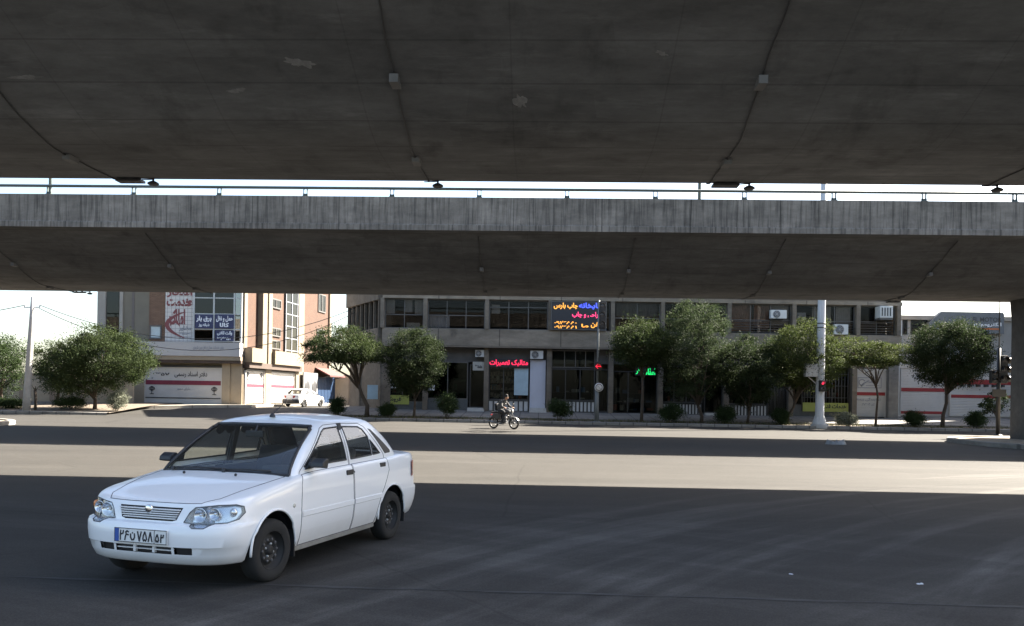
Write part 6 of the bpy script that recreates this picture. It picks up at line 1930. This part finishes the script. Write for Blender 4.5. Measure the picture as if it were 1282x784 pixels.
    mb = MB(); mb.lathe([(.03, -.01), (.028, .012), (.012, .03), (0, .032)], 'Z', (.06, .02, 1.405), 12); mb.tube([(.06, .02, 1.42), (-.20, .02, 1.575)], [.006, .003], 6); mb.build('aerial', M_TRIM, root)
    # fuel flap
    mb = MB(); mb.box(-1.62, -1.49, .776, .781, .70, .83); mb.build('fuel_flap', M_PAINT, body, bevel=0.004)
    # plates
    M_PW = M('plate_white', (0.72, 0.72, 0.70), 0.4, 0.05, 4); M_PB = M('plate_blue', (0.03, 0.09, 0.35), 0.4, 0.05, 4)
    for xp, s in ((1.876, 1), (-2.07, -1)):
        zp = (.40, .515) if s > 0 else (.55, .66)
        mb = MB(); x0, x1 = sorted((xp, xp + s * .012)); mb.box(x0, x1, -.26, .26, *zp)
        pl = mb.build('number_plate', M_PW, root)
        mb = MB(); x0, x1 = sorted((xp + s * .0125, xp + s * .014)); mb.box(x0, x1, *(sorted((-s * .255, -s * .215))), zp[0] + .005, zp[1] - .005); mb.build('plate_band', M_PB, pl)
        mb = MB(); x0, x1 = sorted((xp + s * .0125, xp + s * .0145))
        for u0, u1, v0, v1 in ((-.26, .26, zp[0], zp[0] + .005), (-.26, .26, zp[1] - .005, zp[1]), (-.26, -.2555, zp[0] + .005, zp[1] - .005), (.2555, .26, zp[0] + .005, zp[1] - .005), (.137 if s > 0 else -.141, .141 if s > 0 else -.137, zp[0] + .005, zp[1] - .005)): mb.box(x0, x1, u0, u1, v0, v1)
        mb.build('plate_border', M_BLACKT, pl)
        if plate and s > 0:
            ST = {'2': [[(.12, 0), (.12, .62), (.2, 1)], [(.13, .74), (.3, .62), (.62, .70), (.72, 1)]],
                  '6': [[(.72, .9), (.45, 1), (.2, .86), (.3, .62), (.72, .58)], [(.28, .64), (.12, .3), (.05, 0)]],
                  '7': [[(.08, 1), (.42, 0), (.78, 1)]],
                  '5': [[(.42, 1), (.16, .6), (.08, .25), (.2, .02), (.4, .16), (.6, .02), (.76, .25), (.68, .6), (.42, 1)]],
                  '8': [[(.08, 0), (.42, 1), (.78, 0)]],
                  'n': [[(.05, .55), (.05, .2), (.3, -.12), (.65, -.08), (.85, .2), (.82, .6)], [(.42, .68), (.46, .72)]]}
            mb = MB(); sx, sz_ = .052, .074
            def glyph(ch, y0, zb_, k=1.0, wd=.0062):
                for stv in ST[ch]:
                    for (a, b), (c_, d_) in zip(stv[:-1], stv[1:]):
                        A_, B_ = Vector((y0 + a * sx * k, zb_ + b * sz_ * k)), Vector((y0 + c_ * sx * k, zb_ + d_ * sz_ * k))
                        t_ = (B_ - A_).normalized(); A_ -= t_ * wd * .7; B_ += t_ * wd * .7; n_ = Vector((-t_.y, t_.x)) * wd
                        mb.add([(xp + .0145 + .0001 * (len(mb.f) % 7), q.x, q.y) for q in (A_ - n_, B_ - n_, B_ + n_, A_ + n_)], [(0, 1, 2, 3)])
            zb_ = .418
            glyph('2', -.205, zb_); glyph('6', -.155, zb_); glyph('n', -.098, zb_ + .012, .95)
            glyph('7', -.030, zb_); glyph('5', .024, zb_); glyph('8', .078, zb_)
            glyph('5', .150, zb_, .82); glyph('2', .200, zb_, .82)
            mb.build('lettering', M_BLACKT, pl)
    # wheels
    w0 = None
    for xc, s in ((1.17, 1), (-1.175, 1), (1.17, -1), (-1.175, -1)):
        e = bpy.data.objects.new('wheel', None); col.objects.link(e); e.parent = root; e.location = (xc, s * .705, .274)
        if xc > 0: e.rotation_euler.z = R(-4)
        if s < 0: e.rotation_euler.z = PI + (R(-4) if xc > 0 else 0)
        if w0 is None:
            mb = MB(); T = [(.165, -.075), (.20, -.085), (.245, -.082), (.266, -.066), (.274, -.03), (.274, .03), (.266, .066), (.245, .082), (.20, .085), (.165, .075)]
            mb.lathe(T, 'Y', n=40)
            t_ = mb.build('tyre', M_TYRE, e)
            mb = MB(); mb.lathe([(.168, .078), (.172, .07), (.160, .062), (.150, .02), (.135, .012), (.115, .035), (.075, .048), (.06, .030), (.045, .028), (.04, .055), (.02, .06), (0, .06)], 'Y', n=40)
            rm = mb.build('rim', M_RIM, e)
            mb = MB()
            for k in range(10):
                a = 2 * PI * k / 10; mb.lathe([(.013, .043), (.013, .0475), (0, .048)], 'Y', (.096 * math.cos(a), 0, .096 * math.sin(a)), 10)
            mb.build('rim_hole', M_GAP, rm)
            mb = MB()
            for k in range(4):
                a = 2 * PI * k / 4 + .4; mb.lathe([(.011, .028), (.011, .046), (0, .047)], 'Y', (.055 * math.cos(a), 0, .055 * math.sin(a)), 6)
            mb.build('wheel_nut', M_GALV, rm); w0 = e
        else:
            for ch in [o for o in col.objects if o.parent == w0]: copy_tree(ch, e)
    return root

car = make_car('white four door saloon car driving through the flyover shade in the foreground')
hx, hy = -0.3018, -0.9534
cxx, cdd = -2.454, 8.663
p = c2w(cxx, cdd); car.location = (p.x, p.y, 0.0); car.rotation_euler.z = math.atan2(hy, hx) + YAW
# parked white car in the side street, seen from behind
car2 = copy_tree(car)
for o in [o for o in bpy.data.objects if o.parent and o.parent.parent == car2 and o.name.startswith('lettering')]: bpy.data.objects.remove(o)
car2['label'] = 'white saloon car with a black rear bumper parked in the side street'
x, _ = camxz(381, 505, 66.5); p = c2w(x, 66.5)
car2.location = (p.x, p.y, gz(p.x, p.y) + 0.02); car2.rotation_euler.z = R(72)
mb = MB(); n = 12; rr = []
for a in np.linspace(-1.25, 1.25, 21):
    X_ = -2.075 + .42 - .42 * abs(math.cos(a)) ** (2 / 2.7) - .02; Y_ = .82 * math.copysign(abs(math.sin(a)) ** (2 / 2.7), a)
    rr.append([(X_ + .03, Y_, .30), (X_, Y_, .34), (X_, Y_, .56), (X_ + .04, Y_, .59)])
mb.grid(rr, 0, True); mb.build('rear_bumper', M_TRIM, car2, fix=False)
# ------------------------------------------------------------------ motorcycle and its rider
BD = 42.0
x, _ = camxz(630.5, 530, BD); p = c2w(x, BD)
BROT = YAW + R(-36)
bike = thing('motorcycle', 'small dark motorcycle ridden along the far side of the road', 'motorcycle', (p.x, p.y, gz(p.x, p.y)), BROT)
M_BKB = M('bike_black', (0.02, 0.02, 0.022), 0.35, 0.1, 5, coat=0.4)
M_BKM = M('bike_steel', (0.16, 0.16, 0.165), 0.35, 0.1, 8, metal=0.5)
M_ENG = M('engine_alloy', (0.16, 0.16, 0.165), 0.5, 0.15, 8, metal=0.5)
def wheel(xc):
    e = bpy.data.objects.new('wheel', None); col.objects.link(e); e.parent = bike; e.location = (xc, 0, .30)
    mb = MB(); mb.tube([(.262 * math.cos(a), 0, .262 * math.sin(a)) for a in np.linspace(0, 2 * PI, 41)], .046, 10, cap=False); mb.build('tyre', M_TYRE, e)
    mb = MB(); mb.tube([(.228 * math.cos(a), 0, .228 * math.sin(a)) for a in np.linspace(0, 2 * PI, 41)], .014, 8, cap=False)
    mb.tube([(0, -.06, 0), (0, .06, 0)], .05, 12)
    for k in range(18):
        a = 2 * PI * k / 18; mb.tube([(.045 * math.cos(a), .04 * (-1) ** k, .045 * math.sin(a)), (.225 * math.cos(a + .25), 0, .225 * math.sin(a + .25))], .004, 5)
    mb.build('rim', M_BKM, e)
wheel(.64); wheel(-.62)
mb = MB()
mb.tube([(.40, 0, .92), (.30, 0, .78), (.22, 0, .45), (-.05, 0, .30), (-.25, 0, .36), (-.62, .07, .30)], .024, 8)
mb.tube([(-.25, 0, .36), (-.62, -.07, .30)], .022, 8); mb.tube([(.38, 0, .88), (.0, 0, .76), (-.72, 0, .78)], .022, 8); mb.tube([(-.2, 0, .74), (-.25, 0, .36)], .02, 8)
for s in (1, -1): mb.tube([(-.62, s * .09, .32), (-.48, s * .1, .76)], [.028, .022], 8)
mb.build('frame', M_BKB, bike)
mb = MB()
for s in (1, -1): mb.prism([(-.62, .72), (-.66, .56), (-.28, .46), (-.12, .54), (-.10, .76)], *sorted((s * .10, s * .15)), 'Y')
mb.build('side_panel', M_BKB, bike, bevel=.02)
mb = MB()
mb.tube([(.30, .30, .62), (.34, .33, .42), (.22, .30, .30)], .016, 8); mb.tube([(.30, -.30, .62), (.34, -.33, .42), (.22, -.30, .30)], .016, 8); mb.tube([(.30, .30, .62), (.30, 0, .68), (.30, -.30, .62)], .016, 8)
mb.build('leg_guard', M_BKB, bike)
mb = MB()
for s in (1, -1): mb.tube([(.64, s * .075, .30), (.45, s * .075, .82), (.40, s * .06, .98)], [.022, .026, .02], 8)
mb.build('fork', M_BKM, bike)
mb = MB(); mb.tube([(.33, .34, 1.04), (.40, .16, 1.06), (.42, 0, 1.0), (.40, -.16, 1.06), (.33, -.34, 1.04)], .014, 8)
for s in (1, -1):
    mb.tube([(.36, s * .26, 1.05), (.30, s * .38, 1.035)], .02, 8); mb.tube([(.38, s * .2, 1.06), (.36, s * .3, 1.22)], .006, 5); mb.sphere((.36, s * .32, 1.24), .05, 10, 0, (.3, 1.1, .8))
mb.build('handlebar', M_BKB, bike)
mb = MB(); mb.lathe([(0, -.04), (.06, -.03), (.085, .04), (.088, .06)], 'X', (.50, 0, .90), 16); hl = mb.build('headlight', M_BKB, bike)
mb = MB(); mb.lathe([(.086, .058), (.06, .075), (0, .08)], 'X', (.50, 0, .90), 16); mb.build('lens', M_REFL, hl)
mb = MB(); mb.sphere((.12, 0, .86), .29, 16, 0, (1.0, .6, .52)); mb.build('fuel_tank', M_BKB, bike)
mb = MB(); mb.box(-.72, -.08, -.13, .13, .78, .86); mb.build('seat', M_SEAT, bike, bevel=0.035)
mb = MB(); mb.box(-.08, .22, -.11, .11, .28, .46); mb.lathe([(.09, .44), (.11, .46), (.09, .48), (.11, .50), (.09, .52), (.11, .54), (.09, .56), (.11, .58), (.08, .60), (0, .61)], 'Z', (.10, 0, 0), 14); mb.lathe([(.1, -.13), (.1, .13), (0, .13)], 'Y', (-.02, 0, .36), 16); mb.build('engine', M_ENG, bike)
mb = MB(); mb.tube([(.18, -.08, .50), (.26, -.12, .38), (.1, -.15, .24), (-.2, -.15, .25), (-.35, -.16, .30), (-.85, -.17, .38)], [.018, .018, .02, .024, .038, .042], 10); mb.build('exhaust', M_BKM, bike)
for xc, a0, a1 in ((.64, .5, 2.4), (-.62, .7, 3.0)):
    mb = MB(); rr = []
    for a in np.linspace(a0, a1, 14): rr.append([(xc + .32 * math.cos(a), q, .30 + (.32 - abs(q) * .25) * math.sin(a)) for q in (-.06, -.03, 0, .03, .06)])
    mb.grid(rr, 0, True); mb.build('mudguard', M_ENG if xc > 0 else M_BKB, bike, fix=False)
mb = MB(); mb.box(-.80, -.76, -.07, .07, .66, .72); mb.build('tail_lamp', M_TAIL, bike, bevel=0.01)
mb = MB()
for s in (1, -1): mb.tube([(.02, s * .1, .30), (.02, s * .24, .29)], .014, 6)
mb.build('footrest', M_BKB, bike)
# rider: one skinned figure, leaning forward with both hands on the grips
def skin(name, joints, edges, mats, parent, pick, sub=2, root=0):
    me = bpy.data.meshes.new(name); me.from_pydata([j[0] for j in joints], edges, [])
    o = bpy.data.objects.new(name, me); col.objects.link(o)
    o.modifiers.new('skin', 'SKIN'); 
    if not me.skin_vertices: 
        bm = bmesh.new(); bm.from_mesh(me); bm.verts.layers.skin.verify(); bm.to_mesh(me); bm.free()
    for i, j in enumerate(joints):
        r_ = j[1]; me.skin_vertices[0].data[i].radius = r_ if isinstance(r_, tuple) else (r_, r_)
        me.skin_vertices[0].data[i].use_root = (i == root)
    sb = o.modifiers.new('sub', 'SUBSURF'); sb.levels = sub; sb.render_levels = sub
    dg = bpy.context.evaluated_depsgraph_get(); m2 = bpy.data.meshes.new_from_object(o.evaluated_get(dg))
    bpy.data.objects.remove(o); m2.name = name
    m2.materials.clear()
    for m in mats: m2.materials.append(m)
    for pl in m2.polygons: pl.material_index = pick(pl.center); pl.use_smooth = True
    o = bpy.data.objects.new(name, m2); col.objects.link(o)
    if parent: o.parent = parent
    return o
rider = thing('person', 'rider in a grey jacket and dark trousers leaning forward on the motorcycle', 'person', (p.x, p.y, gz(p.x, p.y)), BROT)
J = [((-.30, 0, .93), (.17, .18)), ((-.24, 0, 1.08), (.155, .18)), ((-.10, 0, 1.26), (.16, .20)), ((-.0, 0, 1.36), (.12, .19)), ((.08, 0, 1.43), .06), ((.13, 0, 1.50), .06),
     ((.16, 0, 1.57), (.095, .08)), ((.165, 0, 1.65), (.085, .075))]
E_ = [(i, i + 1) for i in range(7)]
def addj(a, r_, par): J.append((a, r_)); E_.append((par, len(J) - 1)); return len(J) - 1
for s in (1, -1):
    a = addj((-.0, s * .20, 1.35), .075, 3); b_ = addj((.07, s * .29, 1.20), .062, a); c_ = addj((.14, s * .34, 1.12), .052, b_); d_ = addj((.24, s * .35, 1.09), .036, c_); e_ = addj((.31, s * .35, 1.065), .028, d_)
    h_ = addj((.345, s * .345, 1.055), (.036, .022), e_)
    for q in range(4):
        yy = s * (.375 - .022 * q); f0 = addj((.365, yy, 1.062), .009, h_); f1 = addj((.378, yy, 1.045), .009, f0); addj((.362, yy, 1.022), .008, f1)
    t0 = addj((.335, s * .305, 1.045), .010, e_); addj((.345, s * .295, 1.025), .009, t0)
    a = addj((-.22, s * .10, .93), .10, 0); b_ = addj((.02, s * .18, .90), .095, a); k_ = addj((.20, s * .21, .84), .075, b_); m_ = addj((.13, s * .20, .62), .066, k_); n_ = addj((.04, s * .18, .40), .042, m_); o_ = addj((.03, s * .18, .345), .04, n_); addj((.16, s * .19, .33), (.035, .028), o_)
M_SKIN = M('skin', (0.36, 0.20, 0.13), 0.6, 0.06, 6)
M_JACK = M('grey_jacket', (0.075, 0.072, 0.07), 0.9, 0.2, 5)
M_TROU = M('dark_trousers', (0.025, 0.026, 0.03), 0.9, 0.2, 6)
M_SHOE = M('black_shoe', (0.018, 0.018, 0.018), 0.6, 0.1, 6)
def pick(c):
    if c.z > 1.45 and c.x > .06 and abs(c.y) < .12: return 1
    if c.x > .27 and abs(c.y) > .22 and c.z > .98: return 1
    if c.z < .40: return 3
    if c.z < .97 and not (c.z > .99): return 2
    return 0
body = skin('body', J, E_, [M_JACK, M_SKIN, M_TROU, M_SHOE], rider, pick)
M_HAIR = M('black_hair', (0.012, 0.011, 0.010), 0.8, 0.2, 20)
mb = MB(); rows = []
for i in range(9):
    t = (i / 8) * 1.75
    rows.append([(.066 - .022 * math.sin(t) * 0 + .108 * math.sin(t) * math.cos(f) * (0.72 if math.cos(f) > 0 and t > 1.0 else 1), .092 * math.sin(t) * math.sin(f), 1.685 + .125 * math.cos(t)) for f in np.linspace(0, 2 * PI, 19)[:-1]])
mb.grid(rows, 0, True, True); mb.build('hair', M_HAIR, rider)
mb = MB(); mb.add([(.172, 0, 1.665), (.165, .018, 1.64), (.165, -.018, 1.64), (.195, 0, 1.635), (.165, 0, 1.628)], [(0, 1, 3), (0, 3, 2), (1, 4, 3), (3, 4, 2)], 0, True)
for s in (1, -1): mb.sphere((.075, s * .085, 1.66), .028, 8, 0, (.6, .35, 1.0))
mb.build('nose_and_ears', M_SKIN, rider)
mb = MB()
for s in (1, -1): mb.sphere((.157, s * .032, 1.672), .012, 8)
mb.build('eye', M_HAIR, rider)
mb = MB(); mb.tube([(.16, -.025, 1.60), (.168, 0, 1.598), (.16, .025, 1.60)], .006, 6); mb.build('mouth', M('lips', (0.30, 0.12, 0.10), 0.6, 0), rider)
HDX, HDZ = .09, -.07
for o in [o for o in bpy.data.objects if o.parent == rider and o.name.split('.')[0] in ('hair', 'nose_and_ears', 'eye', 'mouth')]: o.location = (HDX, 0, HDZ)
# dark bag strapped behind the rider
r = thing('shoulder_bag', 'dark bag hanging on the back of the motorcycle rider', 'bag', (p.x, p.y, gz(p.x, p.y)), BROT)
mb = MB(); mb.box(-.50, -.36, -.16, .16, .92, 1.28); mb.build('bag_body', M_TROU, r, bevel=0.05)
mb = MB()
for s in (1, -1): mb.tube([(-.38, s * .1, 1.26), (-.24, s * .13, 1.40), (-.06, s * .15, 1.475), (.10, s * .14, 1.38), (.06, s * .14, 1.2)], .016, 6)
mb.build('strap', M_TROU, r)
